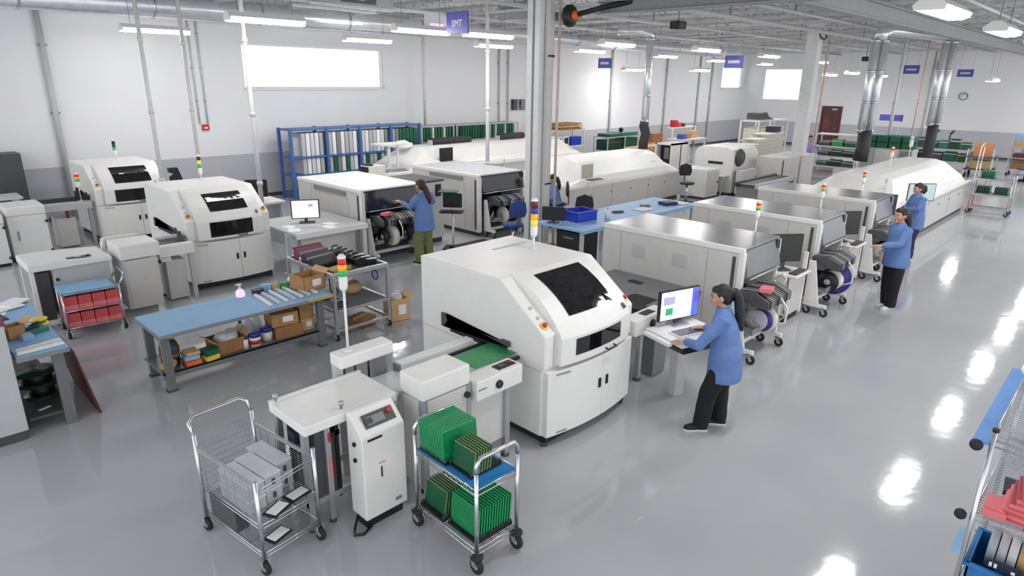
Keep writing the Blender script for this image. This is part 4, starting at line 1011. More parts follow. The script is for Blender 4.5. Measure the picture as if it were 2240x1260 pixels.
def person(label, loc, rz, h=1.6, pose=None, smock='smock', pants='trouser_black', shoe='shoe_black', hairm='hair', vox=.006, pony=None, seated=False, cap=False):
    t = Thing('person', label, 'person', loc, rz)
    s = h/1.6
    c_, s_ = math.cos(R(-rz)), math.sin(R(-rz))
    def L(p):  # world -> local
        x, y, z = p[0]-loc[0], p[1]-loc[1], p[2]-loc[2]; return Vector((x*c_-y*s_, x*s_+y*c_, z))
    P = dict(ankle_r=(.1, -.02, .08), ankle_l=(-.1, .04, .08), knee_r=(.1, .03, .44), knee_l=(-.1, .08, .44), hip=(0, 0, .84), chest=(0, .02, 1.2), neck=(0, .03, 1.36), head=(0, .06, 1.475),
             sh_r=(.165, .01, 1.29), sh_l=(-.165, .01, 1.29), el_r=(.22, .03, 1.04), el_l=(-.22, .03, 1.04), wr_r=(.2, .2, .9), wr_l=(-.2, .2, .9), hd_r=(0, 1, -.2), hd_l=(0, 1, -.2), hn_r=(0, 0, -1), hn_l=(0, 0, -1), toe_r=0, toe_l=0, yaw=0, nod=0, hem=.66)
    P.update(pose or {})
    V = {}
    for k, v in P.items():
        if isinstance(v, tuple):
            if k.startswith('h') and k[1] in 'dn': V[k] = Vector(v)
            else: V[k] = Vector(v)*s
        elif isinstance(v, list): V[k] = L(v)
        else: V[k] = v
    # ---- body (one continuous surface)
    mb = MB()
    hip, chest, neck, head = V['hip'], V['chest'], V['neck'], V['head']
    mid = hip.lerp(chest, .5)
    mb.tube([hip-Vector((0, 0, .06))*s, mid, chest, neck-Vector((0, 0, .04))*s], [.1*s, .085*s, .085*s, .045*s], 12)
    mb.tube([V['sh_l'], V['sh_r']], .03*s, 8)
    mb.tube([neck-Vector((0, 0, .06))*s, neck, head-Vector((0, .012, .05))*s], [.058*s, .047*s, .047*s], 12)
    for q in 'rl':
        mb.tube([V['sh_'+q], V['el_'+q], V['wr_'+q]], [.03*s, .03*s, .025*s], 10)
        x = .09*s if q == 'r' else -.09*s
        mb.tube([hip+Vector((x, 0, -.02)), V['knee_'+q], V['ankle_'+q]], [.075*s, .05*s, .036*s], 10)
        hand(mb, V['wr_'+q], V['hd_'+q], V['hn_'+q], -1 if q == 'r' else 1, s=s)
    RM = Euler((R(-V['nod']), 0, R(V['yaw']))).to_matrix()
    def hp(p): return head+RM@(Vector(p)*s)
    def hball(m_, c, r, f=None, n=18, k=12):
        vb = MB().ball((0, 0, 0), 1.0, 0, n, k, f)
        m_.add([hp((c[0]+v[0]*r[0], c[1]+v[1]*r[1], c[2]+v[2]*r[2])) for v in vb.v], vb.f, 0, True)
    def skull(v):
        x, y, z = v
        if z < 0: x *= 1-.3*z*z+.08*z; y = y*(1-.12*z*z)+(.12*z*z if y > 0 else .0)
        if y > 0: x *= 1-.08*y
        return (x, y, z)
    hball(mb, (0, 0, 0), (.073, .092, .113), skull)
    hball(mb, (0, .088, -.02), (.014, .017, .017)); hball(mb, (0, .09, .0), (.009, .01, .03))
    hball(mb, (0, .07, -.085), (.028, .022, .02)); hball(mb, (0, .083, -.052), (.026, .012, .013))
    for sx in (-1, 1): hball(mb, (sx*.076, -.005, -.01), (.012, .02, .032)); hball(mb, (sx*.04, .066, -.02), (.022, .018, .02))
    b = t.p('body', mb, 'skin'); soften(b, vox, 2)
    e = MB(); 
    for sx in (-1, 1): hball(e, (sx*.029, .083, .012), (.012, .006, .006)); 
    t.p('eyes', e, 'black'); e = MB()
    for sx in (-1, 1): hball(e, (sx*.03, .086, .034), (.02, .006, .004))
    t.p('eyebrows', e, 'hair'); e = MB(); hball(e, (0, .0945, -.05), (.02, .005, .006)); t.p('lips', e, 'lip')
    # ---- hair
    hm = MB(); hball(hm, (0, -.026, .02), (.083, .094, .108)); hball(hm, (0, .03, .075), (.058, .05, .042))
    hball(hm, (0, -.05, -.03), (.07, .06, .07))
    if pony is not None:
        k = len(pony); rr = [(.03+.02*math.sin(PI*(i+.5)/k))*s for i in range(k)]; rr[-1] = .012*s
        hm.tube([hp(p) for p in pony], rr, 12)
    hr = t.p('hair', hm, hairm); soften(hr, .008, 2, .006)
    if pony is not None: t.p('hair_tie', MB().tube([hp((.028*math.cos(a*PI/5), pony[0][1]-.01, pony[0][2]+.028*math.sin(a*PI/5))) for a in range(10)], .012*s, 6, closed=True), 'scrunchie', hr)
    # ---- smock
    sm = MB(); hz = V['hem']*s if not seated else hip.z-.08*s
    def ring(z, rx, ry):
        # centre follows hip -> chest -> neck line
        if z <= chest.z: k = (z-hip.z)/(chest.z-hip.z); k = max(-.5, k); c = hip.lerp(chest, k) if k > 0 else Vector((hip.x, hip.y, z))
        else: k = (z-chest.z)/(neck.z-chest.z); c = chest.lerp(neck, min(1, k))
        return (c.x, c.y, z, rx*s, ry*s)
    sm.loft([ring(hz, .215, .175), ring(hz+.06*s, .215, .174), ring(hip.z+.06*s, .205, .165), ring(mid.z, .19, .15), ring(chest.z, .186, .135), ring(chest.z+.08*s, .16, .105), ring(neck.z-.03*s, .085, .075), ring(neck.z+.01*s, .062, .06)], 0, 20)
    for q in 'rl':
        S_, E_, W_ = V['sh_'+q], V['el_'+q], V['wr_'+q]
        sm.tube([S_.lerp(chest, .25), S_, S_.lerp(E_, .5), E_, E_.lerp(W_, .5), W_-(W_-E_).normalized()*.02*s], [.075*s, .072*s, .066*s, .06*s, .052*s, .043*s], 14)
    o = t.p('smock', sm, smock); soften(o, .011 if vox < .008 else .013, 4, .02)
    # ---- trousers
    tr = MB()
    tr.loft([(hip.x, hip.y, hip.z-.14*s, .15*s, .12*s), (hip.x, hip.y, hip.z-.05*s, .17*s, .135*s), (hip.x, hip.y, hip.z+.06*s, .16*s, .125*s)], 0, 18)
    for q in 'rl':
        x = .085*s if q == 'r' else -.085*s; K, A = V['knee_'+q], V['ankle_'+q]
        tr.tube([hip+Vector((x, 0, -.03*s)), (hip+Vector((x, 0, -.03*s))).lerp(K, .5), K, K.lerp(A, .5), A-Vector((0, 0, .02))*s], [.105*s, .105*s, .096*s, .09*s, .082*s], 14)
    o = t.p('trousers', tr, pants); soften(o, .012, 4, .016)
    # ---- shoes
    for q in 'rl':
        A = V['ankle_'+q]; a = R(V['toe_'+q]); ca, sa = math.cos(a), math.sin(a)
        def sp(x, y, z): return Vector((A.x+(x*ca-y*sa)*s, A.y+(x*sa+y*ca)*s, A.z-.08*s+z*s))
        out = [(-.032, -.075), (-.038, -.03), (-.035, .04), (-.045, .1), (-.036, .15), (-.012, .175), (.015, .174), (.038, .15), (.045, .1), (.036, .04), (.038, -.03), (.032, -.075), (0, -.09)]
        def lay(z, k, m_=0): return [sp(p[0]*k, p[1]*k+.005, z) for p in out]
        n = len(out)
        so = MB().add(lay(0, 1)+lay(.022, 1.0), [tuple(range(n))[::-1], tuple(range(n, 2*n))]+[(i, (i+1) % n, (i+1) % n+n, i+n) for i in range(n)])
        up = MB(); lv = [lay(.022, .97), lay(.045, .94)]
        top = [sp(p[0]*.8, min(p[1], .06)*.8-.0, .075 if p[1] > .05 else .1) for p in out]
        vs = lv[0]+lv[1]+top; up.add(vs, [tuple(range(n))[::-1], tuple(range(2*n, 3*n))]+[(i+k*n, (i+1) % n+k*n, (i+1) % n+(k+1)*n, i+(k+1)*n) for k in range(2) for i in range(n)], 0, True)
        su = t.p('shoe', up, shoe); t.p('sole', so, 'shoe_white' if shoe == 'shoe_black' else 'lgrey', su)
    return t

PONY = [(0, -.085, .035), (0, -.14, .03), (0, -.165, -.04), (0, -.16, -.14), (0, -.15, -.24), (0, -.145, -.33), (0, -.15, -.4)]
person('nearest woman in a blue smock and black trousers, typing at the bright monitor', (5.81, 2.63, 0), 20, 1.57, dict(
    ankle_r=(.1, .0, .08), ankle_l=(-.12, .16, .08), knee_r=(.1, .03, .44), knee_l=(-.11, .12, .44), toe_r=14, toe_l=24,
    hip=(-.0, -.01, .84), chest=(.0, .045, 1.19), neck=(0, .075, 1.355), head=(0, .115, 1.47), sh_r=(.165, .06, 1.28), sh_l=(-.165, .04, 1.28),
    el_r=[6.02, 2.82, .98], el_l=[5.5, 2.78, .98], wr_r=[6.09, 3.04, .945], wr_l=[5.62, 2.99, .93], hd_r=(.05, 1, -.2), hd_l=(.2, 1, -.1), yaw=10, nod=14, hem=.6), pony=PONY, vox=.0055)
PONY2 = [(0, -.085, .02), (0, -.13, .0), (-.01, -.14, -.1), (-.01, -.13, -.2), (0, -.125, -.3)]
person('second woman in a blue smock and white shoes, standing by the middle feeder cart', (11.3, 2.53, 0), 46, 1.66, dict(
    ankle_r=(.08, -.03, .08), ankle_l=(-.06, .0, .08), knee_r=(.1, .0, .44), knee_l=(-.09, .02, .44), toe_r=10, toe_l=20, hip=(0, 0, .84), chest=(0, .01, 1.2), neck=(0, .03, 1.36), head=(0, .06, 1.475),
    el_l=(-.2, .13, 1.08), wr_l=(-.16, .38, 1.05), hd_l=(.1, 1, 0), el_r=(.2, .0, 1.04), wr_r=(.1, .16, .86), hd_r=(-.5, .6, -.5), hn_r=(-.5, -.5, -.5), yaw=10, nod=6, hem=.7), shoe='shoe_white', pony=PONY2, vox=.008)
person('last woman in a blue smock, in front of the framed display at the far oven', (15.17, 3.2, 0), 42, 1.57, dict(
    el_l=(-.2, .1, 1.08), wr_l=(-.05, .24, 1.06), hd_l=(.7, .6, 0), el_r=(.22, .1, 1.06), wr_r=(.08, .26, 1.05), hd_r=(-.7, .6, 0), yaw=4, nod=6), pants='trouser_navy', pony=[(0, -.085, .05), (0, -.13, .03), (0, -.14, -.05), (0, -.12, -.12)], vox=.008)
person('woman in a blue smock and olive trousers, back turned, at the open feeder bay', (7.55, 9.72, 0), 12, 1.66, dict(
    el_l=(-.25, .13, 1.1), wr_l=(-.26, .34, 1.18), hd_l=(-.1, 1, .2), el_r=(.36, .1, 1.12), wr_r=(.52, .28, 1.1), hd_r=(.6, 1, .0), nod=12, head=(0, .08, 1.47)), pants='trouser_olive', hairm='hair_red', pony=[(0, -.085, .0), (0, -.12, -.05), (0, -.13, -.12), (.01, -.14, -.22), (.02, -.14, -.3), (.02, -.14, -.36)], vox=.008)
person('seated woman in a blue smock, half hidden behind the tall column', (11.75, 10.0, 0), 45, 1.58, dict(
    hip=(0, 0, .62), chest=(0, .06, .97), neck=(0, .08, 1.12), head=(0, .11, 1.23), sh_r=(.165, .05, 1.05), sh_l=(-.165, .05, 1.05), el_r=(.22, .1, .8), el_l=(-.22, .1, .8), wr_r=(.15, .33, .82), wr_l=(-.15, .33, .82),
    knee_r=(.11, .42, .6), knee_l=(-.11, .42, .6), ankle_r=(.11, .36, .3), ankle_l=(-.11, .36, .3), nod=15), pants='trouser_navy', pony=PONY2, vox=.009, seated=True)

person('distant person in a lavender top and navy trousers behind the square column', (25.9, 9.45, 0), 120, 1.6, dict(wr_r=(.12, .22, 1.0), wr_l=(-.12, .22, 1.0)), smock='lavender', pants='trouser_navy', vox=.014)
# ================================================================== MIDDLE OF THE HALL
def crate(name, label, cat, loc, dx, dy, dz, m_, rz=0, flaps=False, lab=None, group=None, tape=True):
    t = Thing(name, label, cat, loc, rz, group)
    if flaps:
        t.p('box_body', MB().box(-dx/2, dx/2, -dy/2, -dy/2+.008, 0, dz).box(-dx/2, dx/2, dy/2-.008, dy/2, 0, dz).box(-dx/2, -dx/2+.008, -dy/2, dy/2, 0, dz).box(dx/2-.008, dx/2, -dy/2, dy/2, 0, dz).box(-dx/2, dx/2, -dy/2, dy/2, 0, .01), m_)
        t.p('flap', MB().cbox((-dx/2-.04, 0, dz+.02), (.1, dy, .006), 0, 0, 0, R(35)), 'card_l'); t.p('flap', MB().cbox((dx/2+.04, 0, dz+.02), (.1, dy, .006), 0, 0, 0, R(-35)), 'card_l')
    else:
        t.p('box_body', MB().box(-dx/2, dx/2, -dy/2, dy/2, 0, dz), m_, bev=.004)
        if tape: t.p('tape_strip', MB().box(-dx/2-.001, dx/2+.001, -.025, .025, dz*.75, dz+.0015), 'card_l')
    if lab: t.p('paper_label', MB().box(-dx*.1, dx*.3, -dy/2-.002, -dy/2, dz*.3, dz*.75), lab)
    return t
# ---- long blue workbench
t = Thing('workbench', 'long workbench with pale blue mat and grey steel legs, in the middle of the floor', 'workbench', (2.0, 7.28, 0))
t.p('bench_top', MB().box(-.03, 2.1, -.02, .83, .71, .75), 'grey', bev=.006)
t.p('bench_mat', MB().box(-.02, 2.09, -.01, .82, .75, .754), 'bluemat')
for x, y in ((.03, .14), (1.95, .14), (.03, .72), (1.95, .72)):
    lg = t.p('leg', MB().box(x, x+.09, y, y+.07, .015, .71), 'hood', bev=.004); t.p('levelling_foot', MB().box(x-.01, x+.1, y-.01, y+.08, 0, .015), 'dgrey', lg)
t.p('lower_shelf', MB().box(.0, 2.06, .16, .8, .21, .235).box(.0, 2.06, .16, .185, .16, .235), 'hood', bev=.004)
t.p('edge_tape', MB().box(1.75, 2.095, -.024, -.015, .72, .755).box(2.098, 2.104, -.02, .3, .72, .755), 'gold')
t.p('side_rail', MB().box(.045, .075, .2, .72, .6, .68), 'black')
BZ = .7545
for k in range(7):
    x = 1.33+.105*k
    o = solo('feeder_bar', MB().box(-.022, .022, -.26, .26, 0, .022).box(-.012, .012, -.25, .25, .022, .03), ['white', 'plate'][k % 2], '%s white metal bar from the left in the row on the blue workbench' % ORD[k], 'bar', (2.0+x, 7.28+.36+.012*k, BZ), -4+k, 'white metal bars laid in a row on the blue workbench', .003)
t = Thing('pump_bottle', 'small pink pump bottle on the blue workbench behind the white bars', 'bottle', (3.2, 8.0, BZ))
t.p('bottle_body', MB().lathe([(.0, 0), (.055, .0), (.058, .06), (.03, .095), (.018, .1)], (0, 0, 0), 16), 'glow_pink'); t.p('pump_head', MB().lathe([(.016, .1), (.016, .15), (.03, .155), (.03, .165)], (0, 0, 0), 12).box(-.05, .0, -.01, .01, .155, .168), 'white')
for x, y, lab, m_, d in ((3.42, 7.98, 'small dark blue box at the back of the blue workbench', 'navy', (.13, .1, .05)), (3.55, 8.02, 'pale blue box at the back of the blue workbench', 'bluemat', (.12, .09, .08)), (3.66, 7.98, 'small tan box at the back of the blue workbench', 'card_l', (.09, .09, .07)), (3.78, 7.98, 'small green box at the back of the blue workbench', 'greenbox', (.1, .1, .07)), (3.9, 7.99, 'dark green box under the white cap at the back of the blue workbench', 'traygreen', (.11, .1, .05))):
    t = Thing('small_box', lab, 'box', (x, y, BZ), random.uniform(-15, 15)); t.p('box_body', MB().box(-d[0]/2, d[0]/2, -d[1]/2, d[1]/2, 0, d[2]), m_, bev=.003); t.p('box_lid', MB().box(-d[0]/2-.002, d[0]/2+.002, -d[1]/2-.002, d[1]/2+.002, d[2]*.75, d[2]+.003), 'paper' if m_ in ('traygreen',) else m_)
solo('white_dish', MB().lathe([(.0, 0), (.05, 0), (.052, .04), (.03, .07), (.0, .075)], (0, 0, 0), 14), 'tealglow', 'pale cap lying on the dark green box on the blue workbench', 'cap', (3.9, 7.99, BZ+.054))
crate('cardboard_box', 'open cardboard box with a white label on the right end of the blue workbench', 'box', (4.0, 7.72, BZ), .34, .3, .2, 'card', 8, True, 'paper')
SZ = .236
t = Thing('canister', 'dark canister with olive straps on the left of the workbench shelf', 'canister', (2.18, 7.7, SZ)); t.p('canister_body', MB().lathe([(.0, 0), (.1, 0), (.11, .2), (.08, .28), (.0, .3)], (0, 0, 0), 18), 'dgrey'); t.p('strap', MB().lathe([(.113, .1), (.113, .13)], (0, 0, 0), 18), 'card_d'); t.p('handle', MB().tube([(-.06, 0, .28), (-.05, 0, .36), (.05, 0, .36), (.06, 0, .28)], .01, 6), 'yellow')
solo('yellow_rag', MB().ball((0, 0, .04), (.09, .07, .05)).ball((.05, .03, .05), (.06, .06, .05)), 'wood', 'crumpled yellow rag at the left end of the workbench shelf', 'rag', (2.1, 7.55, SZ))
for x, y, lab, m_, d in ((2.36, 7.56, 'orange and white carton lying on the workbench shelf near the left leg', 'orange', (.17, .22, .05)), (2.36, 7.57, 'pale blue carton stacked on the orange carton under the workbench', 'bluemat', (.16, .2, .05)), (2.37, 7.57, 'thin tan carton on top of the pale blue carton under the workbench', 'card_l', (.15, .19, .035))):
    z = {'orange': 0, 'bluemat': .056, 'card_l': .112}[m_]
    solo('flat_carton', MB().box(-d[0]/2, d[0]/2, -d[1]/2, d[1]/2, 0, d[2]).box(-d[0]/2-.001, d[0]/2+.001, -d[1]/2-.001, d[1]/2+.001, d[2]*.3, d[2]*.5), m_, lab, 'box', (x, y, SZ+z), random.uniform(-8, 8), None, .003)
t = Thing('small_box', 'dark teal and yellow box beside the open carton on the workbench shelf', 'box', (2.56, 7.52, SZ), 10); t.p('box_body', MB().box(-.08, .08, -.08, .08, 0, .06), 'yellow', bev=.003); t.p('box_lid', MB().box(-.082, .082, -.082, .082, .06, .13), 'traygreen', bev=.003)
b_ = crate('cardboard_box', 'open cardboard carton holding a white plastic bag on the workbench shelf', 'box', (2.82, 7.66, SZ), .36, .32, .17, 'card_d', 5, True)
solo('plastic_bag', MB().ball((0, 0, .07), (.15, .13, .09)).ball((.08, .04, .1), (.08, .08, .07)).ball((-.07, -.03, .11), (.07, .08, .06)), 'bagclear', 'crumpled white plastic bag in the open carton under the workbench', 'bag', (2.82, 7.66, SZ+.08))
for k, (x, y, lab) in enumerate(((3.06, 7.78, 'clear plastic jug on the workbench shelf, nearest the open carton'), (3.19, 7.84, 'clear plastic jug on the workbench shelf, behind the white pail'), (3.32, 7.9, 'clear plastic jug on the workbench shelf, beside the cardboard stack'))):
    t = Thing('plastic_jug', lab, 'jug', (x, y, SZ)); t.p('jug_body', MB().lathe([(.0, 0), (.062, 0), (.065, .16), (.045, .22), (.02, .25)], (0, 0, 0), 16), 'glass_bottle'); t.p('jug_cap', MB().lathe([(.022, .25), (.022, .275)], (0, 0, 0), 12), ['dgrey', 'white', 'white'][k])
for k, (x, y, lab) in enumerate(((3.13, 7.55, 'white tub with a blue lid and red label, left one on the workbench shelf'), (3.32, 7.62, 'white tub with a blue lid, right one on the workbench shelf'))):
    t = Thing('white_tub', lab, 'tub', (x, y, SZ)); t.p('tub_body', MB().lathe([(.0, 0), (.07, 0), (.075, .13)], (0, 0, 0), 18), 'white'); t.p('tub_lid', MB().lathe([(.08, .12), (.082, .165), (.06, .175), (.0, .175)], (0, 0, 0), 18), 'bluecap')
    if not k: t.p('tub_label', MB().lathe([(.0755, .03), (.0765, .08)], (0, 0, 0), 18), 'red')
t = Thing('small_bottle', 'small white bottle with a dark cap before the tubs on the workbench shelf', 'bottle', (3.0, 7.53, SZ)); t.p('bottle_body', MB().lathe([(0, 0), (.035, 0), (.035, .1), (.018, .12)], (0, 0, 0), 14), 'white'); t.p('bottle_cap', MB().lathe([(.02, .12), (.02, .16)], (0, 0, 0), 12), 'black')
crate('cardboard_box', 'lower brown carton of the stack on the right of the workbench shelf', 'box', (3.58, 7.66, SZ), .36, .36, .16, 'card_d', -4)
crate('cardboard_box', 'upper brown carton with two labels on the right of the workbench shelf', 'box', (3.56, 7.68, SZ+.161), .34, .34, .17, 'card', -8, False, 'paper')
crate('cardboard_box', 'tall brown carton by the right leg on the workbench shelf', 'box', (3.86, 7.7, SZ+.17), .2, .3, .26, 'card', 0)
crate('cardboard_box', 'white labelled carton under the tall carton on the workbench shelf', 'box', (3.86, 7.7, SZ), .2, .3, .165, 'card_l', 0, False, 'paper')

# ---- aluminium feeder trolley
t = Thing('feeder_trolley', 'aluminium frame trolley loaded with black feeders, right of the blue workbench', 'trolley', (4.22, 7.44, 0))
W_, D_ = .86, 1.24
for x in (0, W_):
    for y in (0, D_):
        t.p('post', MB().box(x-.022, x+.022, y-.022, y+.022, .1, .95), 'alu', bev=.004); caster(t, x, y, .045)
for nm, z, w_ in (('top_frame', .93, .03), ('middle_frame', .42, .02), ('bottom_frame', .15, .02)):
    t.p(nm, MB().box(0, W_, -.018, .018, z-w_, z+w_).box(0, W_, D_-.018, D_+.018, z-w_, z+w_).box(-.018, .018, 0, D_, z-w_, z+w_).box(W_-.018, W_+.018, 0, D_, z-w_, z+w_), 'alu', bev=.004)
t.p('middle_tray', MB().box(.02, W_-.02, .02, D_-.02, .42, .435), 'grey'); t.p('top_tray', MB().box(.02, W_-.02, .02, D_-.02, .9, .91), 'dgrey')
t.p('side_panel', MB().box(W_-.005, W_+.005, .05, D_-.3, .46, .88), 'plate'); t.p('panel_logo', MB().tube([(W_-.008, .3+.07*math.cos(a*PI/8), .72+.07*math.sin(a*PI/8)) for a in range(16)], .012, 5, closed=True), 'label_blue')
t.p('hang_cable', MB().tube([(.02, .05, .88), (.06, .0, .7), (.02, .02, .62), (-.02, .06, .74), (0, .1, .88)], .01, 6), 'black')
TZ = .911
for k in range(5):
    t = Thing('tape_feeder', '%s black feeder from the front lying on the right of the aluminium trolley top' % ORD[k], 'feeder', (4.82, 7.72+.14*k, TZ), -6+4*k, 'black feeders on the aluminium trolley')
    t.p('feeder_body', MB().prism([(-.05, 0), (.28, 0), (.3, .05), (.12, .07), (.02, .12), (-.1, .1)], 'y', -.025, .025), 'black', bev=.004); t.p('reel_arm', MB().tube([(-.06, 0, .08), (-.14, 0, .14), (-.1, 0, .2), (-.02, 0, .2)], .016, 6), 'dgrey'); t.p('feeder_rail', MB().box(0, .26, -.02, .02, .07, .078), 'alu')
for k, (x, y, m_, lab, rz) in enumerate(((4.5, 8.52, 'plum', 'dull red feeder case at the back of the aluminium trolley top', 5), (4.48, 8.28, 'navy', 'navy blue feeder case in the middle of the aluminium trolley top', 8), (4.46, 8.06, 'black', 'black feeder case lying before the navy case on the trolley top', 10))):
    t = Thing('feeder_case', lab, 'case', (x, y, TZ), rz); t.p('case_body', MB().prism([(-.1, 0), (.1, 0), (.1, .16-.03*k), (.05, .19-.03*k), (-.1, .12-.03*k)], 'x', -.22, .22), m_, bev=.01); t.p('case_edge', MB().box(-.23, .23, .06, .1, .17-.03*k, .2-.03*k), 'grey' if k else 'plum', bev=.004)
t = Thing('wood_block', 'light wooden tray at the front of the aluminium trolley top', 'tray', (4.46, 7.72, TZ), 14); t.p('block_body', MB().box(-.16, .16, -.1, .1, 0, .04), 'wood', bev=.003); t.p('block_rail', MB().box(-.16, .16, -.105, -.1, 0, .06), 'gold')
t = Thing('feeder_case', 'small grey feeder parts with a white cover at the left of the trolley top', 'case', (4.34, 8.4, TZ), 0); t.p('case_body', MB().lathe([(0, 0), (.07, 0), (.08, .07), (.03, .1), (0, .1)], (0, 0, 0), 14), 'white'); t.p('clip', MB().box(-.02, .04, -.14, -.06, 0, .05), 'dgrey')
MZ = .436
for k in range(4):
    solo('cable_bundle', MB().tube([(.08*math.cos(a*PI/5)*(1-.05*k), .08*math.sin(a*PI/5), .015+.01*math.sin(a)) for a in range(10)], .016, 6, closed=True), ['dgrey', 'lgrey', 'black', 'grey'][k], 'coiled %s cable on the aluminium trolley middle tray, %s from the front' % (['dark', 'pale', 'black', 'grey'][k], ORD[k]), 'cable', (4.42+.05*(k % 2), 7.62+.2*k, MZ), 0)
solo('tan_bag', MB().ball((0, 0, .08), (.17, .12, .09)).ball((.06, .05, .1), (.1, .09, .08)), 'card_l', 'tan cloth sack on the middle tray of the aluminium trolley', 'sack', (4.8, 7.95, MZ+.012))
crate('cardboard_box', 'brown carton on the floor under the aluminium trolley', 'box', (4.83, 7.78, .0), .3, .28, .13, 'card_d', 15)
crate('cardboard_box', 'open carton with torn flaps on the floor right of the aluminium trolley', 'box', (5.34, 7.62, 0), .3, .28, .34, 'card_l', -10, True, 'paper')
solo('plastic_bag', MB().ball((0, 0, .05), (.1, .09, .08)).ball((.03, .03, .1), (.06, .06, .05)), 'bagclear', 'clear bag stuffed in the open floor carton right of the trolley', 'bag', (5.34, 7.62, .28))
crate('white_carton', 'small white carton with blue print on the floor under the workbench end', 'box', (4.15, 7.95, 0), .16, .14, .12, 'paper', 20, False, 'label_blue')

# ---- middle line loader, buffer, conveyor
t = Thing('board_loader', 'white board loader of the middle line, behind the red trolley', 'loader', (1.68, 10.62, 0))
t.p('cabinet', MB().box(.02, .72, .02, .7, .08, .86), 'lgrey', bev=.01); t.p('top_cover', MB().prism([(-.26, .86), (.76, .86), (.76, .93), (.1, .97), (-.26, .97)], 'y', -.04, .76), 'white', bev=.015)
pn = t.p('control_panel', MB().box(.22, .52, .02, .12, .962, .968), 'dgrey'); t.p('panel_lcd', MB().box(.32, .4, .04, .1, .968, .971), 'lgrey', pn); t.p('panel_knob', MB().cyl((.48, .06, .968), (.48, .06, .98), .02, 10), 'black', pn)
t.p('frame_side', MB().box(-.25, -.2, .0, .05, .06, .86).box(-.25, .02, .0, .05, .06, .12), 'white'); t.p('frame_side', MB().box(-.25, -.2, .62, .67, .06, .86).box(-.25, .02, .62, .67, .06, .12), 'white'); t.p('magazine', MB().box(-.18, -.02, .1, .6, .1, .8), 'dgrey')
for z in (.3, .5, .7): t.p('side_knob', MB().cyl((.06, .02, z), (.06, -.015, z), .022, 10), 'black')
for x in (.06, .66): caster(t, x, .06, .04)
t = Thing('buffer_conveyor', 'white covered buffer unit of the middle line, beside the chrome hoop', 'conveyor', (2.52, 10.5, 0))
t.p('box_cover', MB().box(.0, .56, .0, .6, .84, 1.06), 'white', bev=.02); t.p('door_panel', MB().box(.06, .5, -.005, .03, .08, .83), 'panel', bev=.006); t.p('side_panel', MB().box(.02, .06, .0, .58, .08, .84), 'lgrey')
t.p('door_knob', MB().cyl((.52, -.02, .74), (.52, .01, .74), .025, 12), 'black'); t.p('door_knob', MB().cyl((.52, -.02, .2), (.52, .01, .2), .025, 12), 'black')
t.p('back_beam', MB().box(-.02, .5, .85, .92, .98, 1.04).box(-.02, .02, .78, .92, .0, 1.04).box(.02, .5, .88, .9, .9, .98), 'white', bev=.006)
t.p('rear_panel', MB().box(.06, .56, .56, .6, .08, .84), 'lgrey')
t = Thing('board_conveyor', 'white board conveyor leading into the middle line printer', 'conveyor', (3.08, 10.62, 0))
t.p('front_rail', MB().box(0, .54, .0, .16, .76, .93), 'white', bev=.012); t.p('back_rail', MB().box(0, .54, .7, .8, .8, .93), 'white_b'); t.p('belt', MB().box(0, .54, .17, .7, .86, .89), 'dgrey')
t.p('under_cabinet', MB().box(.12, .42, .14, .5, .02, .66), 'panel', bev=.01); t.p('leg', MB().box(.46, .52, .06, .12, .0, .76), 'lgrey'); t.p('valve_box', MB().box(.04, .2, .1, .2, .66, .75), 'white', bev=.006)
t.p('slot_guard', MB().prism([(.3, .93), (.56, .93), (.56, 1.02), (.5, .97)], 'x', .48, .54), 'dgrey')
# ---- red trolley
t = Thing('wire_trolley', 'chrome trolley with pale blue top and red bins, before the middle line loader', 'trolley', (2.0, 10.25, 0), -4)
a, b_ = .34, .24
for sx in (-1, 1):
    for sy in (-1, 1): t.p('post', MB().cyl((sx*a, sy*b_, .1), (sx*a, sy*b_, .66), .013, 8), 'chrome'); caster(t, sx*a, sy*b_, .045)
for z in (.14, .38, .62): t.p('wire_shelf', MB().grid_wires(-a, a, -b_, b_, z, 5, 18, .003).tube([(-a, -b_, z), (a, -b_, z)], .009, 6).tube([(-a, b_, z), (a, b_, z)], .009, 6), 'chrome')
t.p('push_handle', MB().tube([(a, b_, .64), (a+.06, b_, .74), (a+.08, b_-.06, .8), (a+.08, -b_+.06, .8), (a+.06, -b_, .74), (a, -b_, .64)], .014, 8), 'chrome')
t.p('top_mat', MB().box(-a-.02, a-.06, -b_-.02, b_+.02, .632, .64).box(-a-.02, a-.06, -b_-.02, b_+.02, .645, .652), 'bluemat')
for lv, z in (('upper', .39), ('lower', .15)):
    for k in range(4):
        c_, s_ = math.cos(R(-4)), math.sin(R(-4)); x = -.25+.165*k; y = 0
        b2 = Thing('red_bin', '%s red bin from the left on the %s shelf of the red trolley' % (ORD[k], lv), 'bin', (2.0+x*c_-y*s_, 10.25+x*s_+y*c_, z), -4, 'red bins on the trolley')
        b2.p('bin_body', MB().box(-.078, .078, -.225, .22, 0, .19), 'redbin', bev=.008); b2.p('bin_lip', MB().box(-.08, .08, -.235, -.21, .0, .07), 'pink', bev=.004); b2.p('board_inside', MB().box(-.06, .06, -.2, .2, .19, .2), 'maroon')
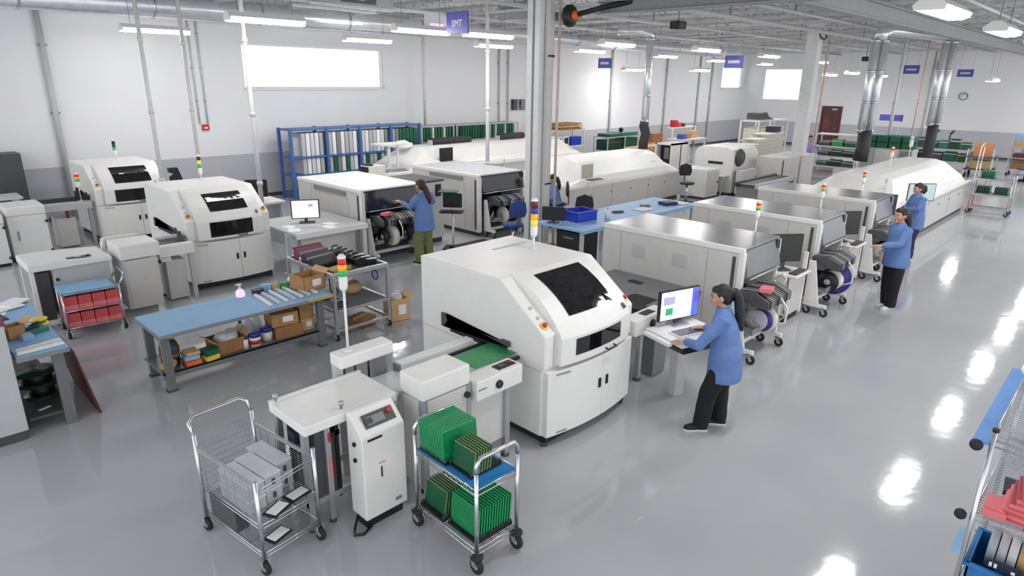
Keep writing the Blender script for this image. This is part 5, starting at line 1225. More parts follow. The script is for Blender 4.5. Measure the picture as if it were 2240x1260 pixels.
# ---- left work table
t = Thing('work_table', 'blue topped work table at the left edge with green reels below', 'table', (0, 0, 0))
t.p('table_top', MB().prism([(.74, 7.34), (1.18, 7.34), (1.18, 9.5), (-.5, 9.5), (-.5, 8.06), (.74, 8.06)], 'z', .8, .85), 'grey', bev=.004)
t.p('table_mat', MB().prism([(.745, 7.345), (1.175, 7.345), (1.175, 9.49), (-.49, 9.49), (-.49, 8.07), (.745, 8.07)], 'z', .85, .855), 'bluemat')
for x, y in ((1.08, 7.44), (1.08, 9.4), (-.4, 9.4)): t.p('leg', MB().box(x-.05, x+.05, y-.04, y+.04, 0, .8), 'hood', bev=.004)
t.p('lower_shelf', MB().box(.74, 1.12, 7.42, 9.4, .14, .17), 'dgrey')
t = Thing('storage_cabinet', 'large plain grey cabinet at the left edge of the picture', 'cabinet', (.05, 7.33, 0))
t.p('cabinet_body', MB().box(-.66, .66, 0, .7, .1, 1.2), 'lgrey', bev=.008); t.p('cabinet_top', MB().box(-.68, .67, -.01, .71, 1.2, 1.235), 'plum', bev=.004); t.p('plinth', MB().box(-.64, .64, .02, .68, 0, .1), 'dgrey')
solo('leaning_panel', MB().prism([(1.21, .76), (1.225, .76), (1.36, .0), (1.335, .0)], 'y', 7.44, 8.5), 'maroon', 'dark brown board leaning against the end of the left work table', 'board', (0, 0, 0), 0, None, .002)
LZ = .856
for k in range(4):
    solo('paper_sheet', MB().box(-.15, .15, -.11, .11, 0, .004+.004*k), 'paper', '%s white paper sheet from the bottom of the pile on the left work table' % ORD[k], 'paper', (.78+.08*k, 9.0+.08*(k % 2)+.05*k, LZ+.006*k), 20*k-20, 'white papers on the left work table')
solo('pink_sheet', MB().box(-.1, .1, -.06, .06, 0, .004), 'glow_pink', 'pink paper sheet lying on the white papers of the left table', 'paper', (.98, 9.2, LZ+.026), 30)
solo('folder', MB().box(-.16, .16, -.12, .12, 0, .012), 'navy', 'dark blue folder under the papers on the left work table', 'folder', (.72, 8.75, LZ), 10)
crate('cardboard_box', 'small open cardboard box on the left work table by the grey cabinet', 'box', (.84, 7.98, LZ), .16, .14, .14, 'card', 15, True)
t = Thing('parts_tray', 'dark green tray of parts on the left work table', 'tray', (1.0, 8.05, LZ), 15); t.p('tray_body', MB().box(-.12, .12, -.1, .1, 0, .04), 'teal', bev=.004); t.p('tool', MB().box(-.1, .06, -.03, .0, .04, .06).cyl((.0, .04, .05), (.1, .06, .07), .015), 'black')
t = Thing('yellow_spool', 'yellow and green spool on a tray at the right end of the left work table', 'spool', (1.1, 8.25, LZ), 0); t.p('spool_body', MB().lathe([(0, 0), (.09, 0), (.09, .02), (.05, .025), (.05, .05), (.085, .055), (.085, .07), (0, .07)], (0, 0, 0), 18), 'yellow'); t.p('spool_wire', MB().lathe([(.06, .025), (.07, .035), (.06, .05)], (0, 0, 0), 18), 'traygreen')
solo('tape_box', MB().box(-.05, .05, -.05, .05, 0, .05).box(-.04, .04, -.04, .04, .05, .06), 'bluemat', 'small pale blue box on the left work table next to the cardboard box', 'box', (.92, 7.84, LZ), 10)
for k in range(2): solo('feeder_bar', MB().box(-.2, .2, -.022, .022, 0, .022).box(-.19, .19, -.012, .012, .022, .03), 'white', ['white metal bar near the front edge of the left work table', 'thin white metal bar second from the front edge of the left work table'][k], 'bar', (.96, 7.44+.1*k, LZ), 4+6*k, None, .003)
for k, (x, y, r_, lab) in enumerate(((.94, 8.0, .2, 'large dark green reel under the left work table, upper one'), (.96, 7.98, .17, 'dark reel lying under the larger green reel below the left table'))):
    t = Thing('cable_reel', lab, 'reel', (x, y, .171 if k else .311), 0)
    t.p('reel_flange', MB().lathe([(.03, 0), (r_, 0), (r_, .012), (.03, .012)], (0, 0, 0), 24), 'lens_off_green'); t.p('reel_core', MB().lathe([(.03, .012), (r_*.7, .012), (r_*.7, .12), (.03, .12)], (0, 0, 0), 20), 'black'); t.p('reel_flange', MB().lathe([(.03, .12), (r_, .12), (r_, .132), (.03, .132)], (0, 0, 0), 24), 'lens_off_green')
solo('paper_slip', MB().box(-.06, .06, -.02, .02, 0, .003), 'paper', 'white paper slip on the shelf below the left work table', 'paper', (.9, 7.58, .171), 20)

# ---- rear line at far left
for x, y, w_, h_, lab in ((1.88, 15.1, .62, 1.06, 'tall white loader cabinet at the far left, beside the rear conveyor'), (1.1, 14.9, .7, .98, 'white loader cabinet cut by the left picture edge')):
    t = Thing('board_loader', lab, 'loader', (x, y, 0)); t.p('cabinet', MB().box(0, w_, 0, .75, .06, h_-.18), 'white_b', bev=.01); t.p('top_cover', MB().box(-.01, w_+.01, -.01, .76, h_-.18, h_), 'white', bev=.03); t.p('door_handle', MB().box(.12, .14, -.02, 0, .42, .6), 'grey')
    t.p('plinth', MB().box(.02, w_-.02, .02, .73, 0, .06), 'black')  # black base stands in for the shadow gap under the cabinet
    for z in (.16, .74): t.p('hinge', MB().cyl((w_-.03, -.01, z), (w_+.02, -.01, z), .025, 10), 'black')
t = Thing('storage_cabinet', 'dark grey steel cabinet against the left wall at the picture edge', 'cabinet', (1.6, 18.3, 0)); t.p('cabinet_body', MB().box(-.9, 1.2, 0, .6, .06, 1.74), 'dgrey', bev=.01); t.p('cabinet_door', MB().box(.16, 1.18, -.02, 0, .1, 1.7), 'dgrey', bev=.004); t.p('plinth', MB().box(-.88, 1.18, .02, .58, 0, .06), 'black')
solo('grey_table', MB().box(-1.0, .9, -.3, .4, .9, .95).box(-.95, -.88, -.25, -.18, 0, .9).box(.78, .85, -.25, -.18, 0, .9).box(-.95, -.88, .28, .35, 0, .9).box(.78, .85, .28, .35, 0, .9), 'plate', 'pale table top in front of the dark cabinet at far left', 'table', (1.6, 17.4, 0), 0, None, .006)
t = Thing('board_conveyor', 'pale conveyor between the far left loader and the rear printer', 'conveyor', (2.56, 15.7, 0))
t.p('front_rail', MB().box(0, .88, .0, .2, .78, .93), 'lgrey', bev=.012); t.p('back_rail', MB().box(0, .88, .6, .7, .86, .96), 'dgrey'); t.p('belt', MB().box(0, .88, .2, .6, .86, .89), 'dgrey'); t.p('under_cabinet', MB().box(.2, .56, .1, .5, .02, .62), 'panel', bev=.01); t.p('leg', MB().box(.02, .08, .04, .1, 0, .78), 'alu'); t.p('leg', MB().box(.8, .86, .04, .1, 0, .78), 'alu'); t.p('valve', MB().cyl((.42, .08, .62), (.42, .08, .78), .03, 8), 'plum')
stack_light(t, .72, .12, .93, 1.2, RAG, r=.045, seg=.05); t.p('light_bracket', MB().box(.62, .7, .06, .12, .98, 1.16).box(.76, .84, .08, .14, .96, 1.1), 'black')
t = Thing('camera_stand', 'black bracket arm standing behind the rear printer at left', 'bracket', (5.1, 15.6, 0)); t.p('stand_pole', MB().cyl((0, 0, 0), (0, 0, 1.05), .03, 8), 'black'); t.p('bracket_arm', MB().prism([(-.1, 1.05), (.12, 1.05), (.2, 1.1), (.08, 1.5), (-.12, 1.5), (-.12, 1.4), (.0, 1.36), (-.1, 1.3)], 'y', -.05, .05), 'black', bev=.01); t.p('stand_foot', MB().box(-.15, .15, -.15, .15, 0, .03), 'dgrey')
# ---- desk with monitor, far desk
t = Thing('desk', 'pale desk with a monitor between the printer and the machine of the middle line', 'desk', (5.2, 10.3, 0)); t.p('desk_top', MB().box(0, 1.45, 0, 1.6, .8, .85), 'lgrey', bev=.006)
for x, y in ((.06, .06), (1.3, .06), (.06, 1.5), (1.3, 1.5)): t.p('leg', MB().box(x, x+.05, y, y+.05, 0, .8), 'grey')
t.p('modesty_panel', MB().box(.06, 1.35, .3, .32, .25, .8), 'panel'); t.p('front_edge', MB().box(0, 1.45, -.01, 0, .76, .85), 'white')
t = Thing('monitor', 'lit monitor with pale screen on the desk of the middle line', 'monitor', (5.83, 11.1, .851), -30); t.p('monitor_foot', MB().box(-.12, .16, -.06, .1, 0, .02), 'dgrey', bev=.006); t.p('monitor_neck', MB().box(-.03, .03, .02, .05, .02, .15), 'dgrey'); sh = t.p('monitor_shell', MB().box(-.26, .26, -.02, .03, .08, .44), 'dgrey', bev=.01); t.p('screen', MB().box(-.235, .235, -.024, -.02, .1, .42), 'screen_light', sh); t.p('screen_block', MB().box(.06, .14, -.026, -.024, .3, .36), 'scr_grey', sh)
t = Thing('keyboard', 'pale keyboard in front of the lit monitor on the middle desk', 'keyboard', (5.65, 10.75, .851), -30); t.p('keyboard_body', MB().box(-.22, .22, -.07, .07, 0, .025), 'white'); t.p('keys', MB().box(-.2, .2, -.055, .055, .025, .03), 'lgrey')
for k, (x, y, rz) in enumerate(((5.42, 10.95, 10), (5.35, 10.65, -20), (6.1, 10.7, 15), (5.95, 10.48, 0))):
    solo('paper_sheet', MB().box(-.1, .1, -.14, .14, 0, .006), 'paper', ['white paper left of the keyboard on the middle desk', 'white paper at the near left corner of the middle desk', 'white paper right of the keyboard on the middle desk', 'white paper at the front edge of the middle desk'][k], 'paper', (x, y, .851), rz)
t = Thing('monitor', 'black back of a monitor on the far pale desk, above the lit one', 'monitor', (5.9, 13.25, .952), -35); t.p('monitor_foot', MB().box(-.1, .1, -.08, .08, 0, .015), 'dgrey'); t.p('monitor_neck', MB().box(-.03, .03, 0, .04, .015, .2), 'dgrey'); t.p('monitor_shell', MB().box(-.22, .22, -.02, .04, .1, .46), 'black', bev=.015)
t = Thing('desk', 'long pale desk behind the middle line machines', 'desk', (5.0, 13.02, 0)); t.p('desk_top', MB().box(0, 1.4, 0, .8, .9, .95), 'white_b', bev=.006); t.p('leg', MB().box(.05, .1, .05, .75, 0, .9), 'lgrey'); t.p('leg', MB().box(1.28, 1.33, .05, .75, 0, .9), 'lgrey')
# ---- middle line placement machines and their carts
placer((6.75, 10.62, 0), 'white topped placement machine of the middle line, the woman in olive trousers works at it', 1.48, 2.45, 1.4, 'white', 'tinted', True)
placer((9.85, 10.66, 0), 'grey topped placement machine of the middle line, left of the tall column', 1.46, 2.45, 1.4, 'lgrey', 'tinted', True)
feeder_cart((6.82, 10.52, 0), 'dark feeder cart in the bay by the woman in olive trousers', 1.1, [(.45, -.12, .5, .2, .09, 'tape'), (.25, -.1, .5, .16, .06, 'black'), (.8, -.1, .5, .18, .06, 'black')], True)
feeder_cart((9.95, 10.52, 0), 'dark feeder cart in the bay left of the tall column', 1.1, [(.4, -.12, .5, .18, .06, 'tape'), (.7, -.1, .5, .2, .06, 'black')])
t = Thing('control_panel_unit', 'grey control panel unit with black window, right of the woman in olive trousers', 'control panel', (8.3, 10.75, 0)); t.p('cabinet', MB().box(0, .75, .2, 1.3, .1, 1.36), 'panel', bev=.01); t.p('plinth', MB().box(.04, .7, .22, 1.28, 0, .1), 'dgrey'); t.p('dark_window', MB().box(.52, .68, .192, .2, 1.02, 1.28), 'black'); t.p('push_button', MB().cyl((.2, .2, 1.08), (.2, .18, 1.08), .02, 10), 'dgrey'); t.p('top_edge', MB().box(-.01, .76, .18, 1.3, 1.34, 1.38), 'dgrey')
t = Thing('monitor', 'black monitor on an arm beside the woman in olive trousers', 'monitor', (8.72, 10.25, 0), -50); t.p('stand_foot', MB().box(-.2, .2, -.2, .2, 0, .04), 'black'); t.p('stand_pole', MB().cyl((0, 0, .04), (0, 0, .95), .025, 10), 'white'); t.p('monitor_shell', MB().box(-.2, .2, -.06, -.01, .9, 1.2), 'black', bev=.015); t.p('keyboard_shelf', MB().box(-.24, .24, -.3, -.02, .82, .85), 'black'); t.p('green_board', MB().box(-.3, .1, -.1, .2, 1.21, 1.23), 'traygreen')
solo('floor_pallet', MB().box(-.5, .5, -.3, .3, .02, .08).box(-.5, .5, -.28, -.2, 0, .02).box(-.5, .5, .2, .28, 0, .02), 'black', 'black floor tray by the feet of the woman in olive trousers', 'tray', (9.1, 9.95, 0), 0)
# ---- blue bench in the centre
t = Thing('workbench', 'long light blue workbench behind the right hand machine line', 'workbench', (9.0, 7.0, 0)); t.p('bench_top', MB().box(0, 4.1, 0, 1.15, .84, .88), 'benchblue', bev=.006); t.p('bench_edge', MB().box(-.01, 4.11, -.015, 0, .82, .885), 'bluemat')
for x, y in ((.05, .05), (3.98, .05), (.05, 1.05), (3.98, 1.05), (2.0, 1.05)): t.p('leg', MB().box(x, x+.06, y, y+.06, 0, .84), 'lgrey')
t = Thing('drawer_unit', 'black drawer unit under the blue workbench by the tall column', 'drawers', (9.12, 7.12, 0)); t.p('drawer_body', MB().box(0, .5, 0, .6, .04, .78), 'black', bev=.01); t.p('plinth', MB().box(.03, .47, .03, .57, 0, .04), 'dgrey')
for k in range(3):
    d_ = t.p('drawer', MB().box(-.012, 0, .03, .57, .08+.23*k, .28+.23*k), 'black', bev=.006); t.p('drawer_pull', MB().box(-.02, -.012, .18, .42, .2+.23*k, .225+.23*k), 'grey', d_)
t = Thing('blue_bin', 'open blue plastic bin on the light blue workbench', 'bin', (9.78, 7.72, .885), -8); x, y, z = .27, .22, .19
t.p('bin_body', MB().box(-x, x, -y, -y+.012, 0, z).box(-x, x, y-.012, y, 0, z).box(-x, -x+.012, -y, y, 0, z).box(x-.012, x, -y, y, 0, z).box(-x, x, -y, y, 0, .01), 'bin'); t.p('bin_rim', MB().box(-x-.02, x+.02, -y-.02, -y, z-.02, z).box(-x-.02, x+.02, y, y+.02, z-.02, z).box(-x-.02, -x, -y, y, z-.02, z).box(x, x+.02, -y, y, z-.02, z), 'bin', bev=.006)
t = Thing('monitor', 'black monitor back beside the blue bin, right of the tall column', 'monitor', (9.18, 7.86, .885), -60); t.p('monitor_foot', MB().box(-.1, .1, -.07, .07, 0, .015), 'dgrey'); t.p('monitor_neck', MB().box(-.03, .03, 0, .03, .015, .12), 'dgrey'); t.p('monitor_shell', MB().box(-.22, .22, -.03, .02, .04, .3), 'black', bev=.012)
for k, (x, y, m_, d, lab) in enumerate(((10.9, 7.6, 'dgrey', (.24, .1, .03), 'dark tool lying on the light blue workbench'), (11.6, 7.45, 'paper', (.4, .3, .01), 'large white paper sheet on the light blue workbench'), (11.9, 7.6, 'hood', (.2, .12, .04), 'grey tray behind the paper on the light blue workbench'), (12.5, 7.4, 'navy', (.34, .26, .06), 'dark case at the far end of the light blue workbench'), (12.8, 7.25, 'paper', (.3, .24, .02), 'white papers at the far end of the light blue workbench'))):
    solo('bench_item', MB().box(-d[0]/2, d[0]/2, -d[1]/2, d[1]/2, 0, d[2]).box(-d[0]/3, d[0]/3, -d[1]/3, d[1]/3, d[2], d[2]+.006), m_, lab, 'tray' if m_ != 'paper' else 'paper', (x, y, .885), random.uniform(-20, 20), None, .004)
t = Thing('white_bottle', 'white bottle on the bench end next to the blue bin', 'bottle', (10.2, 7.35, .885)); t.p('bottle_body', MB().lathe([(0, 0), (.05, 0), (.05, .16), (.02, .2)], (0, 0, 0), 14), 'white'); t.p('bottle_cap', MB().lathe([(.022, .2), (.022, .23)], (0, 0, 0), 10), 'lgrey')
def stool(loc, rz, m_, lab):
    t = Thing('lab_stool', lab, 'stool', loc, rz)
    t.p('backrest', MB().prism([(.16, .0), (.2, .12), (.17, .3), (.0, .36), (-.17, .3), (-.2, .12), (-.16, .0)], 'y', .2, .25), m_, bev=.02).location = (0, 0, .82)
    t.p('seat', MB().lathe([(0, .6), (.2, .6), (.22, .63), (.2, .66), (0, .67)], (0, 0, 0), 20), m_); t.p('back_support', MB().tube([(0, .1, .6), (0, .26, .62), (0, .26, .95)], .018, 8), 'dgrey'); t.p('gas_column', MB().cyl((0, 0, .08), (0, 0, .6), .03, 10), 'chrome')
    t.p('foot_ring', MB().tube([(.2*math.cos(a*PI/8), .2*math.sin(a*PI/8), .3) for a in range(16)], .012, 6, closed=True), 'chrome')
    g = MB()
    for k in range(5): a = 2*PI*k/5; g.tube([(0, 0, .1), (.26*math.cos(a), .26*math.sin(a), .06)], [.03, .02], 6)
    t.p('star_base', g, 'dgrey')
    for k in range(5): a = 2*PI*k/5; t.p('castor', MB().ball((.26*math.cos(a), .26*math.sin(a), .03), .03, 0, 8, 6), 'rubber')
stool((9.3, 9.05, 0), 160, 'seatblue', 'lab stool with blue seat and back, left of the tall column')
stool((10.92, 8.52, 0), 135, 'black', 'lab stool with rounded black back behind the blue workbench')
stool((11.78, 9.97, 0), 225, 'black', 'black lab stool under the seated woman')
stool((17.2, 9.6, 0), -40, 'black', 'black lab stool at the far end of the middle oven')
# ================================================================== BACKGROUND
def shelf_unit(name, label, cat, loc, w, d, h, levels, m_, rz=0, bays=1, pr=.025, wire=False, brace=False):
    t = Thing(name, label, cat, loc, rz)
    for k in range(bays+1):
        for y in (0, d):
            t.p('post', MB().box(w*k/bays-pr, w*k/bays+pr, y-pr, y+pr, 0, h), m_)
    for z in levels:
        if wire: t.p('wire_shelf', MB().grid_wires(0, w, 0, d, z, max(6, int(w*12)), 3, .004).box(0, w, -.01, .01, z-.03, z+.01).box(0, w, d-.01, d+.01, z-.03, z+.01), m_)
        else: t.p('shelf', MB().box(0, w, -.01, d+.01, z-.05, z), m_)
    return t
shelf_unit('shelving_unit', 'blue steel shelving full of pale boards against the left wall', 'shelving', (9.06, 17.75, 0), 4.64, .7, 2.05, (.18, .72, 1.24, 2.03), 'rackblue', 0, 4, .04)
k = 0; first = {}
WORDS = ['upper', 'lower']
for lv, (z, hh) in enumerate(((1.242, .66), (.722, .45))):
    for bay in range(4):
        x0 = 9.06+1.16*bay+.07; n = 7; 
        for j in range(n):
            if bay == 0 and j < 2: continue
            green = (bay >= 3 and j > 1) or (lv == 1 and bay >= 1 and j % 3 == 1)
            m_ = 'traygreen' if green else ['white', 'lgrey', 'plate', 'greyboard', 'signwhite'][(j*3+bay) % 5]
            if (j*2+bay) % 9 == 5: m_ = 'grey'
            key = (m_, lv)
            if key not in first:
                o = solo('stencil_frame', MB().box(0, .115, 0, .55, 0, hh).box(.04, .075, -.006, 0, hh*.15, hh*.85), m_, 'x', 'frame', (0, 0, 0), 0, 'frames on the blue shelving', .004); first[key] = o
            else: o = copy_tree(first[key])
            o.location = (x0+j*.145, 17.8, z)
            col = {'traygreen': 'green', 'grey': 'mid grey', 'white': 'white', 'lgrey': 'light grey', 'plate': 'silver', 'greyboard': 'grey', 'signwhite': 'bright white'}[m_]
            o['label'] = '%s frame, %s from the left in the %s %s bay of the blue shelving' % (col, ORD[j], ORD[bay], WORDS[lv])
solo('square_board', MB().box(0, .3, 0, .04, 0, .56), 'lgrey', 'grey square panel at the left end of the upper blue shelf', 'panel', (9.14, 17.95, 1.242), 0, None, .004)
for bay in range(3):
    xs_ = 13.95+1.65*bay
    shelf_unit('wire_rack', '%s pale wire rack of green boards from the left, behind the rear oven' % ORD[bay], 'rack', (xs_, 18.05, 0), 1.5, .55, 1.92, (.3, .8, 1.36, 1.9), 'lgrey', 0, 1, .02, True)
    first = {}
    for j in range(11):
        m_ = 'traygreen' if (j*7+bay*5) % 4 else ['creamtray', 'lens_off_green', 'lgrey'][bay]
        if m_ not in first: o = solo('upright_board', MB().box(0, .085, 0, .5, 0, .48).box(.03, .055, -.006, 0, .05, .43), m_, 'x', 'board', (0, 0, 0), 0, 'boards on the pale wire racks', .003); first[m_] = o
        else: o = copy_tree(first[m_])
        o.location = (xs_+.05+.127*j, 18.08, 1.372)
        o['label'] = '%s upright board in the %s pale wire rack, %s from its left end' % ({'traygreen': 'green', 'creamtray': 'cream', 'lens_off_green': 'dark green', 'lgrey': 'grey'}[m_], ORD[bay], ORD[j])
# white service bench with a lamp head in front of the blue shelving
t = Thing('inspection_stand', 'white stand with flat top and monitor arm in front of the blue shelving', 'stand', (11.0, 15.75, 0)); t.p('stand_top', MB().box(-.35, .55, -.2, .35, 1.62, 1.68), 'white', bev=.01); t.p('stand_post', MB().box(.0, .08, .0, .08, 0, 1.62).box(.34, .4, .05, .1, .95, 1.62), 'white'); t.p('stand_shelf', MB().box(-.45, .5, -.1, .3, .95, 1.0), 'plate', bev=.006); t.p('stand_foot', MB().box(-.3, .4, -.2, .3, 0, .05), 'lgrey')
t = Thing('transfer_conveyor', 'low white conveyor between the middle and rear lines', 'conveyor', (8.6, 14.1, 0)); t.p('front_rail', MB().box(0, 3.0, 0, .12, .85, .98), 'white', bev=.01); t.p('back_rail', MB().box(0, 3.0, .7, .82, .85, .98), 'white', bev=.01); t.p('belt', MB().box(0, 3, .12, .7, .88, .92), 'lgrey')
for x in (.1, 2.8): t.p('leg', MB().box(x, x+.08, .1, .7, 0, .85), 'lgrey')
t = Thing('control_box', 'cream control box with dark side on the low conveyor behind the middle line', 'control box', (9.3, 14.2, .985)); t.p('box_body', MB().box(0, .5, 0, .4, 0, .32), 'ivory', bev=.01); t.p('dark_side', MB().box(-.012, 0, .02, .38, .02, .3), 'black'); t.p('top_device', MB().box(.05, .2, .1, .35, .32, .36), 'black')
t = Thing('rail_frame', 'thin white rail frame beside the tall column before the rear oven', 'frame', (12.2, 13.6, 0)); t.p('rail', MB().tube([(0, 0, 0), (0, 0, 1.25), (1.4, 0, 1.25), (1.4, 0, 0)], .02, 8), 'white'); t.p('cross_rail', MB().tube([(0, 0, 1.0), (1.4, 0, 1.0)], .02, 8), 'white')
# rack with flat cardboard and monitors
shelf_unit('shelving_unit', 'white shelving with flat cardboard on top, just right of the tall column', 'shelving', (19.8, 16.9, 0), 1.7, .6, 1.62, (.3, .95, 1.6), 'white', 0, 1, .025)
for k in range(3): solo('flat_cardboard', MB().box(-.7, .7, -.35, .35, 0, .05).box(-.66, .6, -.33, .3, .05, .07), ['card_d', 'card_l', 'card'][k], '%s flat cardboard sheet from the bottom on the shelving beside the tall column' % ORD[k], 'cardboard', (20.55, 17.15, 1.602+.09*k), [2, -4, 3][k], 'flat cardboard on the white shelving')
for k, (x, m_, lab) in enumerate(((20.05, 'white', 'white boxy monitor on the shelving beside the tall column, left one'), (20.5, 'white', 'white boxy monitor on the shelving beside the tall column, right one'))):
    t = Thing('old_monitor', lab, 'monitor', (x, 17.05, .952)); t.p('monitor_shell', MB().box(-.18, .18, -.05, .35, 0, .38), m_, bev=.02); t.p('screen', MB().box(-.12, .12, -.056, -.05, .08, .32), 'navy')
crate('plastic_crate', 'dark blue plastic crate on the shelving beside the tall column', 'crate', (21.1, 17.15, .952), .6, .4, .34, 'bin', 0, False, None, None, False)
# dark green rack
shelf_unit('wire_rack', 'wire rack with dark green cases left of the silver duct', 'rack', (21.8, 15.9, 0), 2.4, .7, 1.3, (.25, .75, 1.28), 'lgrey', 0, 2, .02, True)
for k, (x, z, dx, dz, m_) in enumerate(((22.4, 1.285, .9, .12, 'traygreen'), (23.4, 1.285, 1.2, .14, 'teal'), (22.4, .755, 1.0, .42, 'lens_off_green'), (23.5, .755, 1.0, .44, 'traygreen'), (22.4, .255, 1.0, .4, 'traygreen'), (23.5, .255, 1.1, .42, 'lens_off_green'))):
    t = Thing('equipment_case', ['flat green tray on top of the dark green rack, left', 'flat teal tray on top of the dark green rack, right', 'blackish green case on the middle level of the dark green rack, left', 'green case on the middle level of the dark green rack, right', 'green case on the bottom level of the dark green rack', 'blackish green case on the bottom level of the dark green rack'][k], 'case', (x, 16.25, z)); t.p('case_body', MB().box(-dx/2, dx/2, -.3, .3, 0, dz), m_, bev=.015); t.p('case_lid', MB().box(-dx/2-.01, dx/2+.01, -.31, .31, dz*.7, dz*.8), 'dgrey')
solo('black_ball', MB().ball((0, 0, .1), .1), 'black', 'round black object on the teal tray of the dark green rack', 'ball', (23.1, 16.2, 1.425))
# cardboard boxes on pallets
for k, (x, y, z, dx, dy, dz, m_) in enumerate(((23.9, 14.9, .0, .9, .8, 1.05, 'card_l'), (24.95, 15.0, .0, .9, .8, 1.0, 'card'), (24.0, 15.2, 1.06, .7, .5, .35, 'card_d'), (25.6, 15.4, .0, .5, .5, .6, 'card_l'), (26.6, 15.2, 1.06, .6, .4, .22, 'card'), (27.4, 15.3, 1.06, .5, .4, .3, 'card_l'))):
    crate('cardboard_box', ['large pale carton left of the black duct hose', 'large brown carton against the black duct hose', 'dark brown carton on top of the large cartons by the duct', 'small pale carton on the floor right of the duct hose', 'brown carton on the far white table right of the duct', 'pale carton at the right end of the far white table'][k], 'box', (x, y, z), dx, dy, dz, m_, random.uniform(-8, 8))
t = Thing('packing_table', 'far white packing table right of the silver duct', 'table', (25.9, 14.8, 0)); t.p('table_top', MB().box(0, 2.0, 0, .9, 1.0, 1.05), 'white'); 
for x in (.03, 1.9):
    for y in (.03, .8): t.p('leg', MB().box(x, x+.06, y, y+.06, 0, 1.0), 'white')
t.p('upper_shelf', MB().box(0, 2.0, .6, .9, 1.5, 1.54).box(.0, .05, .6, .65, 1.05, 1.5).box(1.95, 2.0, .6, .65, 1.05, 1.5), 'white')
for k, (x, dz, m_) in enumerate(((26.2, .3, 'red'), (26.5, .2, 'redbin'), (26.9, .15, 'maroon'))): solo('red_box', MB().box(-.13, .13, -.12, .12, 0, dz).box(-.1, .1, -.125, -.12, dz*.2, dz*.7), m_, ['tall red box on the far packing table shelf', 'middle red box on the far packing table shelf', 'low dark red box on the far packing table shelf'][k], 'box', (x, 15.55, 1.541), 8*k)
crate('plastic_crate', 'blue grey crate on the far packing table', 'crate', (26.2, 15.1, 1.051), .35, .3, .2, 'label_blue', 0, False, None, None, False)
crate('shipping_crate', 'long beige slatted shipping crate behind the middle oven', 'crate', (21.8, 13.9, 0), 2.6, .6, 1.12, 'card_l', 0)
t = Thing('test_cabinet', 'white open cabinet with dark inside at the far end of the middle oven', 'cabinet', (20.9, 12.4, 0)); t.p('cabinet_frame', MB().box(0, 1.1, 0, .06, 0, 1.34).box(0, 1.1, .64, .7, 0, 1.34).box(0, 1.1, 0, .7, 1.28, 1.34).box(0, 1.1, .06, .64, 0, .06).box(.6, .66, 0, .7, 0, 1.3), 'white'); t.p('dark_interior', MB().box(.3, .6, .08, .62, .1, 1.26), 'black'); t.p('screen', MB().box(-.01, .0, .1, .3, .8, 1.2), 'hood'); t.p('drawer_box', MB().box(.7, 1.08, .1, .6, .4, .8), 'dgrey')
# wave machine
t = Thing('selective_machine', 'white rounded machine with a black slot, right of the middle oven', 'machine', (19.5, 9.35, 0))
pr = [(0, .1), (1.35, .1), (1.35, 1.3), (1.27, 1.44), (1.1, 1.52), (.25, 1.52), (.08, 1.44), (0, 1.3)]
t.p('body', MB().prism(pr, 'x', 0, 1.7), 'white', bev=.02); t.p('black_slot', MB().box(-.015, 0, .35, .85, .98, 1.06), 'black'); t.p('lower_shelf', MB().box(-.35, 0, .1, 1.25, .62, .66), 'plate'); t.p('shelf_leg', MB().box(-.33, -.29, .15, .2, 0, .62).box(-.33, -.29, 1.15, 1.2, 0, .62), 'lgrey'); t.p('plinth', MB().box(.05, 1.65, .05, 1.3, 0, .1), 'dgrey')
t.p('fan_housing', MB().lathe([(.0, -.12), (.2, -.12), (.28, -.04), (.28, .0)], (.35, 0, 1.2), 18, axis='y'), 'dgrey'); t.p('side_unit', MB().box(.0, .9, -.35, -.13, .1, .85), 'panel', bev=.01)
for k in range(2):
    q = Thing('board_rack', ['upper green board rack on the shelf of the white rounded machine', 'lower green board rack before the white rounded machine'][k], 'rack', (19.25, 10.25, .661 if not k else .25)); q.p('rack_frame', MB().box(-.08, .08, -.2, .2, 0, .02).box(-.08, .08, -.2, -.18, 0, .16).box(-.08, .08, .18, .2, 0, .16), 'lgrey'); q.p('green_boards', MB().box(-.07, .07, -.17, .17, .03, .15), 'traygreen')
    if k: q.p('support_box', MB().box(-.08, .08, -.2, .2, -.25, 0), 'lgrey')
t = Thing('loader_stand', 'white end loader cabinet at the right end of the middle oven', 'loader', (18.25, 9.55, 0)); t.p('cabinet', MB().box(0, .8, 0, .9, .08, .92), 'white_b', bev=.015); t.p('plinth', MB().box(.04, .76, .04, .86, 0, .08), 'dgrey'); t.p('door', MB().box(.05, .75, -.01, 0, .14, .85), 'panel'); t.p('knob', MB().cyl((.68, -.03, .5), (.68, -.01, .5), .03, 10), 'black')
# rail conveyor between ovens and cabinets, dark guides
t = Thing('transfer_conveyor', 'grey conveyor with dark guides beyond the far placement machine', 'conveyor', (16.6, 7.2, 0)); t.p('front_rail', MB().box(0, 2.6, 0, .1, .8, .92), 'lgrey', bev=.01); t.p('back_rail', MB().box(0, 2.6, .6, .7, .8, .92), 'dgrey', bev=.01); t.p('belt', MB().box(0, 2.6, .1, .6, .84, .88), 'black'); t.p('leg', MB().box(.1, .2, .05, .65, 0, .8), 'grey'); t.p('leg', MB().box(2.4, 2.5, .05, .65, 0, .8), 'grey')
